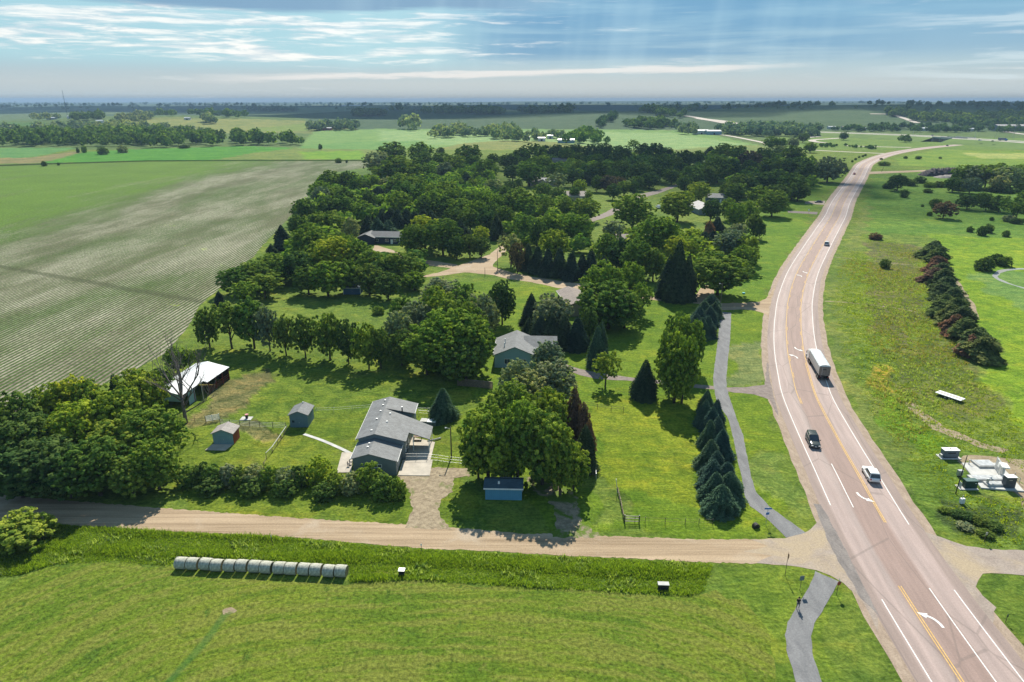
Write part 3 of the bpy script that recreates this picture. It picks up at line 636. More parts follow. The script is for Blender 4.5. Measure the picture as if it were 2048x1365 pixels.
for nm, pts, wd, mt, z in (('dirt_track', [(1818, 806), (1850, 835), (1880, 858), (1915, 872), (1960, 888), (2010, 905)], 1.3, M_dirt, .014), ('foot_trail', [(1648, 512), (1680, 516), (1740, 520), (1800, 529), (1862, 531)], .35, M_dirt, .014),
                        ('foot_trail', [(1650, 603), (1700, 606), (1780, 615), (1850, 628), (1890, 634)], .4, M_dirt, .014), ('foot_trail', [(1907, 556), (1930, 590), (1948, 620), (1955, 640)], .8, M_dirt, .014)):
    ribbon(nm, line_of(pts), [-wd, 0, wd], z, mt, ragged=wd * .4)
creek = line_of([(2300, 560), (2120, 540), (2048, 538), (2010, 541), (1992, 549), (2003, 562), (2048, 577), (2120, 600), (2300, 640)], 3)
M_water = pmat('creek_water', (.24, .25, .23), .4, .1, spec=.9)
ribbon('creek', creek, [-.8, 0, .8], .016, M_water, ragged=.5)
def far_road(name, pts, wd, z, mat=M_apron, terr=False):
    return ribbon(name, catmull([tuple(at(*p))[:2] for p in pts], 12), [-wd, 0, wd], z, mat, terrain=terr)
M_fargrav = sheet_mat('far_road_surface', (.42, .37, .32), (.50, .45, .40), .3)
far_road('ramp_road', [(1811, 274.5), (1740, 275), (1691, 276.5), (1651, 279), (1629, 281), (1624, 283.5), (1640, 286), (1652, 287)], 5.5, .35, M_fargrav)
far_road('ramp_road', [(1822, 296), (1770, 294.5), (1706, 292.5), (1690, 292.2)], 4.5, .05, M_fargrav)
far_road('county_road', [(1768, 307.5), (1700, 304.5), (1633.5, 301), (1600, 298)], 4, .05, M_fargrav)
far_road('county_road', [(1598, 280.5), (1612, 276.5), (1650, 273.5), (1676, 270), (1681, 268), (1670, 266.4), (1643, 265.5), (1560, 265), (1500, 264)], 6, .35, M_fargrav, True)
far_road('county_road', [(1400, 268), (1450, 272), (1520, 285), (1536, 290)], 4.5, .3, M_fargrav, True)
far_road('county_road', [(2000, 262), (2048, 270), (2150, 280)], 7, .4, M_fargrav, True)
far_road('far_highway', [(1395, 238), (1420, 242), (1448, 247), (1475, 252)], 9, .6, M_fargrav, True)
far_road('far_highway', [(1372, 233), (1395, 236.5), (1430, 242), (1462, 248), (1500, 256)], 9, .6, M_fargrav, True)
far_road('hill_track', [(1740, 229), (1780, 231), (1810, 238), (1835, 247)], 7, .6, M_fargrav, True)
# ------------------------------------------------------------------ tree prototypes (unit width 2 / unit height 1)
def quads(cent, nrm, size, g, asp=1.0):
    n = len(cent); r = g.normal(size=(n, 3)); t = np.cross(nrm, r); t /= np.linalg.norm(t, axis=1)[:, None] + 1e-9
    b = np.cross(nrm, t); s = size[:, None] if np.ndim(size) else size
    V = np.stack([cent - t * s - b * s * asp, cent + t * s - b * s * asp, cent + t * s + b * s * asp, cent - t * s + b * s * asp], 1).reshape(-1, 3)
    return V, np.arange(4 * n).reshape(-1, 4)
def leaf_mesh(name, V, F, tint):
    return mesh_np(name, V, F, {'tint': ('POINT', 'FLOAT', np.repeat(tint, 4))})
def crown_mesh(seed, nl=46, leaves=17000, size=.036, rx=.80, lobe=(.17, .27), zb=.06, low=0.0, ragged=.16, clump=.085):
    """lobed crown: z from zb to 1, radius about 1; z is a height fraction, aspect = height/half-width used for leaf shape"""
    g = np.random.default_rng(seed); th = np.arange(nl) * 2.39996 + g.uniform(0, 6)
    uz = np.linspace(-.95, .98, nl) + g.uniform(-.06, .06, nl); uz = np.clip(uz, -1, 1)
    rad = np.sqrt(1 - uz ** 2); hr = g.uniform(1 - ragged, 1.05, nl)
    lr = g.uniform(*lobe, nl)
    asym = 1 + .14 * np.sin(th + g.uniform(0, 6)) + .08 * np.sin(2 * th + g.uniform(0, 6))
    C = np.stack([rad * np.cos(th) * (1 - lr) * hr * asym, rad * np.sin(th) * (1 - lr) * hr * asym, uz * (1 - lr) * hr], 1)
    k = int(nl * .35); inner = g.integers(0, nl, k); C = np.concatenate([C, C[inner] * .55]); lr = np.concatenate([lr, lr[inner] * 1.2])
    # second level: small leaf sprays sitting on the lobes, with gaps between them
    ns = leaves // 26; wgt = lr ** 2; wgt /= wgt.sum(); li = g.choice(len(C), ns, p=wgt)
    d = g.normal(size=(ns, 3)); d[:, 2] += .25; d /= np.linalg.norm(d, axis=1)[:, None]
    S = C[li] + d * (lr[li] * g.uniform(.78, 1.12, ns))[:, None]
    ins = np.zeros(ns, bool)
    for c, r_ in zip(C, lr): ins |= (np.linalg.norm(S - c, axis=1) < r_ * .62)
    ins &= g.random(ns) < .8; S = S[~ins]; d = d[~ins]; li = li[~ins]; ns = len(S)
    sr = clump * g.uniform(.6, 1.35, ns); nper = 26; q0 = g.normal(size=(ns, nper, 3)); q0 /= np.linalg.norm(q0, axis=2)[..., None]
    q = (S[:, None] + q0 * (sr[:, None] * g.random((ns, nper)) ** .45)[..., None] * np.array([1, 1, .75])).reshape(-1, 3)
    nrm = np.repeat(d, nper, 0) * .55 + q0.reshape(-1, 3) * .7 + g.normal(size=q.shape) * .35 + np.array([0, 0, .45]); nrm /= np.linalg.norm(nrm, axis=1)[:, None]
    tint = np.clip(.42 + np.repeat(.20 * g.normal(size=ns) + .10 * g.normal(size=len(C))[li], nper) + .10 * g.normal(size=len(q)), 0, 1)
    V, F = quads(q, nrm, size * g.uniform(.6, 1.25, len(q)), g, .62)
    hz_ = (1 - zb) / 2
    V[:, 2] = zb + hz_ + V[:, 2] * hz_ * 1.0
    V[:, 2] = np.maximum(V[:, 2], .01)
    return leaf_mesh(name_of(seed), V, F, tint)
def name_of(s): return 'crown_mesh_%d' % s
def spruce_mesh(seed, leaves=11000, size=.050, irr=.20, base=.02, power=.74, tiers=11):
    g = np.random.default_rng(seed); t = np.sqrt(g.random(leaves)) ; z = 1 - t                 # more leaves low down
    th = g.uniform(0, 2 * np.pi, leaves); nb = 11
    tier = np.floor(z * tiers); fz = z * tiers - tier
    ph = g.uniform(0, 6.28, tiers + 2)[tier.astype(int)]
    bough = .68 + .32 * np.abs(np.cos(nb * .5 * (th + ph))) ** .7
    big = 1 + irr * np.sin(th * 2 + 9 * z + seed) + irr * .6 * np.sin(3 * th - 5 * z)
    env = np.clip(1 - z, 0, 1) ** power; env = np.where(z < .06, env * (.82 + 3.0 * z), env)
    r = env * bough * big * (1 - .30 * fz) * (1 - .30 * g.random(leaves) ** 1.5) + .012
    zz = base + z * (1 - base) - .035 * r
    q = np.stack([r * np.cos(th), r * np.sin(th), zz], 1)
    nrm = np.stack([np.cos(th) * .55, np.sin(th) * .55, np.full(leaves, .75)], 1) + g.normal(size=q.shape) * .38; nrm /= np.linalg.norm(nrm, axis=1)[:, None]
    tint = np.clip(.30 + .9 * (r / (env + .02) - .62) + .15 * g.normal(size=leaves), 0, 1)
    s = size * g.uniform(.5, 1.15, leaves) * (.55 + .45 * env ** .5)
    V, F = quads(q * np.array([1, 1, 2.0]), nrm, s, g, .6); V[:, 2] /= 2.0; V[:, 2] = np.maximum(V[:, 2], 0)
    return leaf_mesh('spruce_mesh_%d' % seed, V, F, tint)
CR = [crown_mesh(11 + i, nl=40 + 5 * (i % 4), lobe=(.16, .27) if i % 2 else (.19, .30), ragged=.20 + .03 * (i % 3)) for i in range(11)]     # broadleaf
CF_ = [crown_mesh(60 + i, nl=50, leaves=34000, size=.026, lobe=(.15, .25), ragged=.26, clump=.062) for i in range(4)]              # finer, for the nearest big trees
CO = [crown_mesh(80 + i, nl=34, leaves=8000, size=.038, lobe=(.15, .22), ragged=.34, zb=.2) for i in range(3)]                     # open, airy
CB = [crown_mesh(90 + i, nl=40, leaves=12000, size=.040, lobe=(.18, .28), clump=.10, ragged=.2, zb=-.25, low=.1) for i in range(4)]            # bushes to the ground
CL_ = [crown_mesh(100 + i, nl=22, leaves=3200, size=.075, clump=.14, lobe=(.22, .32), ragged=.2, zb=.05) for i in range(4)]                     # far trees
SP = [spruce_mesh(20 + i) for i in range(4)]
SPF = [spruce_mesh(30 + i, 22000, .036, .12, tiers=14) for i in range(3)]
CE = [spruce_mesh(40 + i, 9000, .065, .26, power=.55, tiers=7) for i in range(4)]
def trunk_mesh(seed, limbs=5, top=.72, r0=.05):
    g = random.Random(seed); mb = MB(); pts = [(0, 0, -.01)]; x = y = 0
    for k in range(1, 5): x += g.uniform(-.025, .025); y += g.uniform(-.025, .025); pts.append((x, y, top * k / 4))
    mb.tube(pts, [r0 * 1.25, r0, r0 * .8, r0 * .6, r0 * .3], 7)
    for k in range(limbs):
        a = 2 * math.pi * (k + g.random() * .6) / limbs; z0 = g.uniform(.16, .42); l = g.uniform(.4, .62)
        mb.tube([(0, 0, z0), (math.cos(a) * l * .5, math.sin(a) * l * .5, z0 + .17), (math.cos(a) * l, math.sin(a) * l, z0 + .36)], [r0 * .5, r0 * .33, r0 * .12], 5)
    return mb.mesh('trunk_mesh', True)
TR = [trunk_mesh(i) for i in range(4)]; TS = MB().tube([(0, 0, -.01), (0, 0, .5), (0, 0, .93)], [.045, .03, .008], 6).mesh('spruce_trunk_mesh')
for t in TR + [TS]: t.materials.append(M_bark)
for t in CR + CF_ + CO + CB + CL_ + SP + SPF + CE: t.materials.append(LM['m'])
ORD = 'first second third fourth fifth sixth seventh eighth ninth tenth eleventh twelfth thirteenth fourteenth fifteenth sixteenth seventeenth eighteenth nineteenth twentieth'.split()
ADJ = {'m': 'mid-green leafy', 'd': 'dark green leafy', 's': 'silvery green leafy', 'y': 'bright yellow-green leafy', 'r': 'purple-brown leafy', 'p': 'dark conical', 'b': 'blue-green conical',
       'c': 'dark green shaggy', 'x': 'rust-brown dried', 'o': 'open airy green'}
tr_rng = random.Random(5)
def put_tree(pos, wd, h, kind, shape, name, label, cat, group):
    """shape: crown list key; wd = crown width, h = height in metres"""
    t = empty(name, pos, tr_rng.uniform(0, 6.28), label, cat, group)
    protos = {'broad': CR, 'fine': CF_, 'open': CO, 'bush': CB, 'far': CL_, 'spruce': SP, 'sprucef': SPF, 'cedar': CE}[shape]
    me = tr_rng.choice(protos); c = bpy.data.objects.new('crown', me); link(c, t); c.scale = (wd / 2 * tr_rng.uniform(.9, 1.1), wd / 2 * tr_rng.uniform(.9, 1.1), h * tr_rng.uniform(.97, 1.05))
    if shape in ('bush', 'cedar') and shape == 'bush': c.name = 'foliage'
    c.material_slots[0].link = 'OBJECT'; c.material_slots[0].material = LM[kind]
    if shape == 'bush': return t
    tm = TS if shape in ('spruce', 'sprucef', 'cedar') else tr_rng.choice(TR)
    k = bpy.data.objects.new('trunk', tm); link(k, t); k.scale = (wd / 2 * .8, wd / 2 * .8, h) if tm is TS else (min(wd / 2, h * .55),) * 2 + (h,)
    return t
NTREE = [0]
def cluster(where, items, group, default_h=12):
    """items: 'x ytop wpx h kind[shape]' ; kind letters m d s y r o (broadleaf) p b (spruce) c x (cedar) ; shape suffix f = fine mesh, l = low poly"""
    rows = []
    for it in items.split(';'):
        q = it.split()
        if len(q) < 5: continue
        x, y, wp, h = map(float, q[:4]); k = q[4]
        con_ = k[0] in 'pbcx'
        if con_ and (wp < 30 or (wp < 52 and k[0] == 'p')) and k[0] in 'pb' and h < 15: h *= .82
        for _ in range(4):
            pos = at(x, y, h); pos.z = float(hz(pos.x, pos.y)) if pos.y > 1000 else 0
            wd = wp / scale_at(pos + Vector((0, 0, h * .6))) * ((2.1 if wp < 30 else 1.6 if k[0] == 'p' and wp < 52 else 1.18) if con_ else (1.12 if y < 420 else 1.12))
            if not con_ and y < 480: h = max(h, .5 * h + .5 * min(22, .78 * wd))
        rows.append((x, pos, wd, h, k))
    rows.sort(key=lambda r: r[0])
    con = {'p': 'spruce', 'b': 'spruce', 'c': 'cedar', 'x': 'cedar'}
    nsp = {}
    for r in rows: cl = con.get(r[4][0], 'tree'); nsp[cl] = nsp.get(cl, 0) + 1
    cnt = {}
    for i, (x, pos, wd, h, k) in enumerate(rows):
        kd = k[0]; cl = con.get(kd, 'tree'); cnt[cl] = cnt.get(cl, 0) + 1
        if cl == 'spruce': shp = 'sprucef' if 'f' in k else 'spruce'; nm = 'spruce_tree'
        elif cl == 'cedar': shp = 'cedar'; nm = 'cedar_tree'
        else: shp = 'fine' if 'f' in k else ('far' if 'l' in k else ('open' if ('a' in k or kd == 'o' or (kd in 'ms' and tr_rng.random() < .16)) else 'broad')); nm = 'leafy_tree'
        adj = ADJ[kd]; m = 'm' if kd == 'o' else kd
        n, j = nsp[cl], cnt[cl]
        if n == 1: pre = adj + ' ' + cl
        elif j == 1: pre = '%s %s, leftmost' % (adj, cl)
        elif j == n: pre = '%s %s, rightmost' % (adj, cl)
        else: pre = '%s %s, %s from left' % (adj, cl, ORD[j - 1])
        put_tree(pos, wd, h, m, shp, nm, pre + ' ' + where, cl, group)
        NTREE[0] += 1
G1 = 'trees of the wooded housing plots'
cluster('of the grove between crop and gravel road', '19 784 80 11 d;129 752 72 11 yf;90 770 62 10 yf;171 757 60 11 m;271 731 92 13 mf;225 748 34 12 p;182 802 34 9 b;139 808 104 11 yf;226 781 84 12 mf;284 813 112 11 mf;42 828 112 10 df;226 845 122 9 mf;70 880 112 9.6 df;177 884 104 9.6 mf;300 880 84 9 mf;120 900 90 8.6 d;250 912 80 7.4 m;20 900 90 8.6 d', 'trees of the grove by the crop')
cluster('beside the metal barn roof', '345 690 40 7 m;322 735 44 7 m;372 694 26 6 o', 'trees beside the barn')
cluster('at the crop corner north of the barn', '407 612 48 11 d;450 600 60 13 m;495 592 66 14 m;528 604 42 13 s;436 582 14 6 p', G1)
cluster('in the row standing across the sunlit lawn', '563 627 44 11 d;602 627 46 11.5 d;651 622 56 12.5 m;690 637 42 11.5 d;731 642 52 12 m;756 650 40 11 d', 'trees in the row across the lawn')
cluster('in the pine thicket beside the crop rows', '470 535 60 9 m;505 522 74 10 mf;540 505 66 11 mf;525 545 66 8.5 m;486 560 54 8 m;541 488 14 6 p;561 449 22 13 p;556 520 40 9 m', G1)
cluster('between the crop edge and the blue shed', '588 505 60 11 d;612 530 60 10 d;650 520 70 12 m;690 518 60 11.5 m;735 530 60 10 d;773 545 56 9 d;828 540 44 7 m;617 446 76 15 mf;666 472 82 14 yf;678 458 60 14 m;640 480 60 11 m;712 474 54 13 m;742 498 56 11 m;796 505 80 11 mf;600 500 50 10 m;760 520 50 9 d', G1)
cluster('west of the navy house', '607 395 46 14 d;656 388 46 14 d;685 391 42 13 m;656 417 56 13 m;700 436 34 11 s;625 425 50 11 m;590 430 36 11 d;675 430 40 11 m', G1)
cluster('at the far crop edge', '641 360 44 14 m;659 341 46 15 m;693 341 38 15 d;712 352 34 13 m;686 376 40 13 d;730 360 30 12 d;745 349 30 13 m;771 340 16 12 p;735 378 30 12 d;640 372 40 12 s;670 372 40 11 m', G1)
cluster('at the far north-west end of the plots', '786 285 52 15 m;754 301 52 17 s;800 311 82 16 m;842 284 46 13 m;881 295 18 9 d;842 301 44 14 d;881 302 40 14 m;905 307 42 13 m;937 288 54 14 m;944 309 34 12 m;971 318 44 13 m;986 306 30 12 d;851 328 38 12 m;890 324 38 12 s;760 330 40 12 m', G1)
cluster('around the far pale-roofed house', '886 338 24 12 p;932 343 32 12 c;961 342 28 9 d;988 358 36 11 s;1010 370 26 10 d;800 344 60 13 m;830 352 40 12 m;915 352 26 10 m;945 356 26 10 m;775 352 36 12 s', G1)
cluster('in the middle grove north-west of the navy house', '812 361 62 13 m;854 363 50 13 m;895 361 56 13 m;725 397 40 12 m;715 375 24 12 p;734 370 24 12 p;756 372 26 12 p;775 377 24 12 p;798 380 58 14 m;847 391 38 12 d;873 378 42 13 m;903 376 44 13 m;937 378 44 13 d;964 380 38 13 m;991 387 38 12 m', G1)
cluster('behind the navy house', '747 407 26 11 p;764 417 22 10 p;781 415 24 11 p;795 419 22 11 p;812 417 24 11 p;828 421 22 10 p;845 418 24 11 p;862 421 24 11 p;735 430 24 11 p;756 436 26 11 b;776 440 24 10 b', 'spruces behind the navy house')
cluster('in the dark middle thicket', '885 392 48 12 d;920 395 48 12 m;952 400 48 12 m;985 406 44 12 d;905 412 44 11 d;940 415 44 11 d;972 420 38 11 d', G1)
cluster('around the drive of the navy house', '825 449 56 13 mf;847 428 66 15 yf;884 438 70 15 mf;922 439 26 12 p;961 451 36 9 y;993 429 30 14 p;939 466 42 10 d;962 476 40 8 d;912 470 40 10 d', G1)
cluster('in the back row before the far pasture', '1015 306 38 13 d;1044 297 34 13 d;1071 287 52 14 m;1094 290 38 13 d;1117 287 38 13 d;1132 297 34 12 m;1151 287 32 12 d;1156 303 34 11 m;1181 287 38 12 d;1210 285 36 12 d;1244 291 42 13 d;1268 279 20 14 o;1288 287 32 12 d;1312 287 40 12 d;1334 295 28 11 d', G1)
cluster('in the second row before the far pasture', '1085 307 52 12 m;1059 324 54 14 m;1107 326 40 12 m;1161 319 34 11 m;1200 321 46 13 d;1195 306 32 11 m;1234 303 36 12 d;1215 304 32 11 d;1242 321 38 12 d;1281 321 56 15 d;1310 326 42 14 d;1325 307 46 14 d;1352 312 36 12 d;1146 336 42 12 d;1025 330 36 12 d;1181 336 30 11 d', G1)
cluster('at the north-east end of the plots', '1371 300 40 13 d;1395 302 30 12 d;1422 294 20 14 p;1449 285 36 15 m;1478 290 34 14 m;1439 312 56 16 d;1386 332 48 13 d;1422 329 42 14 d;1464 318 40 13 d;1500 300 44 13 r;1530 296 40 13 d;1560 290 34 13 s;1590 292 40 14 d;1500 322 34 11 d;1345 336 36 12 d;1365 326 36 12 d', G1)
cluster('in the dark stand left of the highway curve', '1545 312 44 13 d;1570 318 42 13 d;1600 312 50 16 d;1618 325 44 16 d;1560 340 50 13 d;1590 345 56 15 d;1530 345 46 12 d;1500 352 46 12 d;1485 348 50 12 d;1600 360 44 13 d;1560 368 48 12 d;1475 368 40 11 d;1520 372 46 12 m', G1)
cluster('around the hipped-roof house in the plots', '1117 345 44 9 s;1088 364 40 10 m;1171 343 30 12 p;1159 359 32 9 y;1117 375 36 10 d;1037 356 18 8 d;1020 360 28 9 d;1217 351 38 10 r;1239 353 30 10 r;1227 368 28 10 d;1249 361 34 10 m;1269 363 18 10 d;1276 351 34 10 d;1227 338 30 12 m;1150 372 24 9 m;1195 352 26 11 d;1300 345 36 11 d;1178 380 18 8 o', G1)
cluster('left of the sunny central lawn', '1039 375 62 12 m;1010 372 28 11 d;1049 391 46 12 m;1092 391 32 12 m;1132 392 40 12 m;1171 393 56 13 m;1046 426 52 13 m;1102 424 48 13 m;1154 424 62 13 m;1225 437 48 12 s;1110 456 60 13 m;1022 465 48 13 s;1010 410 40 12 d;1075 440 40 12 d', G1)
cluster('right of the sunny central lawn', '1268 391 74 16 mf;1359 380 70 15 mf;1371 351 36 11 d;1400 362 48 13 y;1425 397 36 12 d;1459 392 30 13 m;1474 404 44 13 m;1322 431 88 14 mf;1479 365 38 12 m;1457 363 34 12 d;1499 400 34 12 m;1512 425 34 12 d;1550 380 56 12 mf;1523 440 22 9 d', G1)
cluster('around the white-roofed shed in the plots', '1420 441 30 11 x;1437 431 22 11 p;1410 463 26 9 p;1428 462 26 9 p;1352 470 46 11 y;1479 443 38 10 s;1464 458 66 12 sf;1500 470 44 11 m;1385 480 36 9 y;1490 490 50 10 m', G1)
cluster('north of the gravel side street', '1215 468 52 13 m;1244 475 52 13 d;1281 480 66 14 mf;1310 495 50 12 d;1361 482 46 19 pf;1342 505 36 15 p;1380 508 34 15 p;1444 500 114 15 mf;1056 487 24 12 p;1076 493 24 12 p;1097 494 24 13 p;1120 495 26 13 p;1144 505 24 12 p;1165 508 24 11 p;1183 500 30 13 p;1035 482 30 12 r;1208 510 26 11 p', G1)
cluster('south of the side street beside the brown-roofed house', '1215 524 92 16 mf;1264 519 62 14 m;1221 560 122 14 mf;1253 580 70 11 mf;1190 585 56 10 m;1285 560 50 11 m', G1)
cluster('in the huge clump between the two lawns', '872 577 88 14 mf;916 590 98 15 mf;892 622 150 15 mf;944 632 94 14 mf;794 617 66 12 s;801 590 56 12 m;880 553 88 13 sf;929 560 64 13 m;960 583 56 13 s;1004 560 56 13 df;835 600 70 12 sf;850 660 90 11 mf;930 680 90 10 m;800 660 60 9 d;980 600 40 10 s', 'trees of the big clump')
cluster('around the grey hip-roofed house', '1063 584 34 12 pf;1107 587 84 12 sf;1082 629 42 10 pf;1104 624 44 11 pf;1129 626 44 11 pf;1156 631 46 11 pf;1058 636 22 7 p;1205 639 36 11 bf;1197 653 50 10 bf;1095 680 68 9 sf;1180 610 40 10 d', G1)
cluster('behind the small blue-roofed garage', '1038 720 80 11 sf;1112 717 84 11 sf;1019 760 88 12 mf;1104 768 84 13 mf;975 820 120 12.8 mf;1087 815 114 14 mf;1124 850 84 12.5 mf;1035 800 100 14.5 mf;1172 850 40 10.5 pf;1151 768 24 13 x;1168 800 24 11 x;1179 838 20 9 x;1150 880 60 9 m;1060 735 70 11 s;1010 860 90 9 mf;955 860 70 9 mf', 'trees behind the garage')
cluster('on the sunny lawn beside the grey private drive', '1214 702 56 8.5 oa;1293 717 58 9 pf;1362 628 66 14 mf;1393 636 52 13 mf;1348 660 66 15 mf;1376 672 60 15 mf;1358 690 80 13 mf', 'trees on the sunny lawn')
cluster('in the row beside the upper bike path', '1400 614 44 6.2 bf;1388 640 42 6 bf;1406 634 42 6 bf;1418 632 40 6 bf;1425 585 46 6.3 bf;1410 600 46 6.3 bf;1422 612 41 5.6 bf;1394 626 46 5.6 bf;1432 604 33 4.9 b', 'spruces at the upper bike path')
cluster('in the double row beside the lower bike path', '1428 812 48 5.8 bf;1430 920 66 5.4 bf;1462 945 62 5 bf;1416 780 40 5.6 bf;1436 797 40 5.6 bf;1413 801 44 5.6 bf;1437 832 48 5.6 bf;1422 838 48 5.6 bf;1447 860 52 5.6 bf;1424 878 55 5.6 bf;1436 900 58 5.6 bf;1456 922 59 5.2 bf;1434 944 64 5.2 bf;1446 967 72 4.9 bf', 'spruces at the lower bike path')
cluster('standing alone beside the grey ranch house', '885 777 58 6.6 bf', 'spruces by the ranch house')
cluster('in the cedar windbreak of the east meadow', '1873 480 37 6 c;1863 492 24 5 c;1880 494 37 6 c;1879 512 37 6 x;1889 524 39 6 c;1893 538 44 6.5 c;1876 536 29 5.5 x;1898 552 46 6.5 c;1890 566 44 6 c;1910 575 49 6.5 c;1897 588 41 6 c;1888 600 27 5 c;1919 594 49 6.5 c;1906 608 44 6 c;1932 612 49 6.5 c;1916 628 46 6 x;1938 634 49 6.5 c;1962 655 68 7 c;1950 668 49 5.5 x;1975 672 68 6 c', 'cedars of the windbreak')
cluster('right of the highway bend by the overpass', '1662 311 54 13 s;1672 334 20 6 d;1545 272 30 12 m;1562 276 26 12 m;1588 276 24 12 s;1623 284 22 12 m;1608 266 20 10 d;1689 265 16 9 d', 'trees near the highway bend')
cluster('in the tree belt behind the rubble pile', '1935 330 40 11 m;1958 332 40 11 s;1980 328 44 12 m;2003 326 36 12 m;2022 332 44 12 s;2045 328 36 12 m;2070 330 44 12 m;1945 355 30 7 s;2000 352 30 7 s', 'trees behind the rubble pile')
cluster('scattered over the shaded east meadow', '1940 388 30 8 d;1968 383 26 8 m;1978 390 22 9 d;2005 388 34 8 m;2035 395 36 11 o;2040 405 30 9 o;1893 402 34 8 r;1875 398 18 7 d;1910 355 28 7 d;1800 348 34 7 d;2060 380 40 9 m', 'trees of the east meadow')
# ------------------------------------------------------------------ shrubs
def shrubs(name, where, items, group, adj):
    rows = []
    for it in items.split(';'):
        q = it.split(); x, y, wp, h = map(float, q[:4]); pos = at(x, y, h); pos.z = 0
        rows.append((x, pos, wp / scale_at(pos), h, q[4]))
    rows.sort(key=lambda r: r[0]); n = len(rows)
    for j, (x, pos, wd, h, k) in enumerate(rows):
        a = {'m': 'green', 'd': 'dark green', 'y': 'bright green', 's': 'grey-green', 'x': 'rusty brown', 'c': 'very dark green'}[k]
        pre = a + ' ' + adj + ('' if n == 1 else ', leftmost' if j == 0 else ', rightmost' if j == n - 1 else ', %s from left' % ORD[j])
        put_tree(pos, wd, h, 'd' if k == 'c' else k, 'bush', name, pre + ' ' + where, 'shrub', group)
shrubs('shrub', 'of the hedge before the ranch house', '372 932 46 3.6 m;398 925 42 4.2 d;424 930 46 3.8 m;452 930 44 3.6 s;480 934 46 3.6 d;508 930 48 3.8 s;538 932 48 3.6 m;568 934 44 3.6 s;596 930 42 3.8 d;636 914 56 4.6 y;668 944 50 3.6 m;698 948 48 3.4 s;733 926 60 4.8 y;766 950 54 4 m;792 956 44 3.6 m;420 955 50 2.6 d;500 960 50 2.6 d;570 960 50 2.6 d;650 965 50 2.8 d', 'shrubs of the hedge', 'shrub')
shrubs('shrub', 'on the verge left of the hay bales', '36 1034 108 4.2 y', 'verge shrubs', 'round shrub')
shrubs('shrub', 'on the lawn south of the blue shed', '757 612 28 2.5 m', 'lawn shrubs', 'low shrub')
shrubs('shrub', 'in the tangle along the shaded meadow', '1777 366 22 4 d;1800 350 30 6 d;1822 358 28 5 d;1842 353 22 5 d;1860 364 20 4 m;1880 362 22 4.5 d;1903 358 24 6 d;1920 370 26 4 m;1935 366 30 4 m;1950 370 26 4 d;1985 372 26 4 d;2000 370 20 4 m;2020 374 34 4 m;2045 368 30 5 y;1857 377 16 3 d;1810 378 17 5.5 c', 'tangled shrubs', 'shrub')
shrubs('shrub', 'dotting the open east meadow', '1753 466 26 3 x;1772 518 20 3.5 d;1871 397 18 4.5 c;1861 423 10 2.4 c;1846 409 6 1.5 c;1942 452 13 3 c;1968 452 18 4.5 c;1980 447 20 4.5 c;2015 461 14 3 c;1975 515 34 5 d;1997 508 28 4 d;2012 512 26 4 d;1924 387 8 2.4 c;1990 406 20 4 c;2022 430 24 3.5 s;2035 436 22 3 d;1985 434 8 2 c', 'meadow shrubs', 'shrub')
shrubs('shrub', 'in the strip east of the north highway', '1770 323 22 4 d;1812 312 8 3 c;1838 312 12 3.5 c;1763 316 6 2 c;1881 314 6 2 c;1705 320 5 2.4 c;1712 316 5 2.4 c;1719 312 5 2.4 c;1726 310 5 2.4 c;1731 308 5 2.4 c', 'highway strip shrubs', 'small shrub')
shrubs('shrub', 'along the far field boundary', '87 322 10 5 c;116 325 5 3 c;203 294 22 9 d;154 296 7 6 d;166 291 10 9 m;243 291 20 9 s;368 290 20 5 c;677 316 14 5 c;693 320 5 3 c;640 288 9 7 d', 'field boundary shrubs', 'far shrub')
shrubs('shrub', 'in the dark thicket by the east apron', '1915 1022 26 .9 d;1938 1026 30 1.0 d;1965 1034 30 1.2 d;1990 1044 30 1.1 d;1930 1046 30 .9 s;1975 1062 28 .9 d;1890 1014 22 .8 m', 'thicket by the apron', 'low shrub')
# dead bare tree by the barn
def bare_tree():
    g = random.Random(12); base = at(372, 847); t = empty('bare_tree', base, 0, 'tall leafless dead tree with spreading bare limbs before the metal barn', 'tree')
    tk = MB(); br = MB()
    tk.tube([(0, 0, -.1), (.05, 0, 2), (-.05, .1, 4.2), (.0, .1, 6)], [.42, .33, .29, .25], 9)
    def grow(p, d, l, r, dep):
        pts = [p]; q = p
        for k in range(4):
            d = (d + Vector((g.uniform(-.16, .16), g.uniform(-.16, .16), g.uniform(-.02, .16)))).normalized(); q = q + d * l / 4; pts.append(q)
        br.tube(pts, [r, r * .88, r * .76, r * .64, r * .5], 5 if dep < 3 else 4, cap=False)
        if dep >= 4: return
        for k in range(3 if dep < 3 else 2):
            s = pts[2 + min(2, k)]; ax = Vector((g.uniform(-1, 1), g.uniform(-1, 1), g.uniform(-.1, .5))).normalized()
            grow(s, (d * 1.1 + ax * .8).normalized(), l * g.uniform(.6, .8), r * .50, dep + 1)
    for a, el, l, r, z in ((2.7, .9, 5.5, .2, 5.2), (1.6, 1.3, 6, .24, 5.8), (.6, .9, 6, .22, 4.8), (-.4, .75, 6.2, .2, 3.2), (-2.2, .8, 5, .18, 4.6), (.1, .35, 5.5, .16, 2.2), (2.2, 1.1, 5, .2, 5.9), (-1.2, 1.1, 5, .2, 5.6)):
        grow(Vector((0, .05, z)), Vector((math.cos(a) * math.cos(el), math.sin(a) * math.cos(el), math.sin(el))), l, r, 1)
    tk.build('trunk', M_barkdead, t, True); br.build('branches', M_barkdead, t, True)
bare_tree()
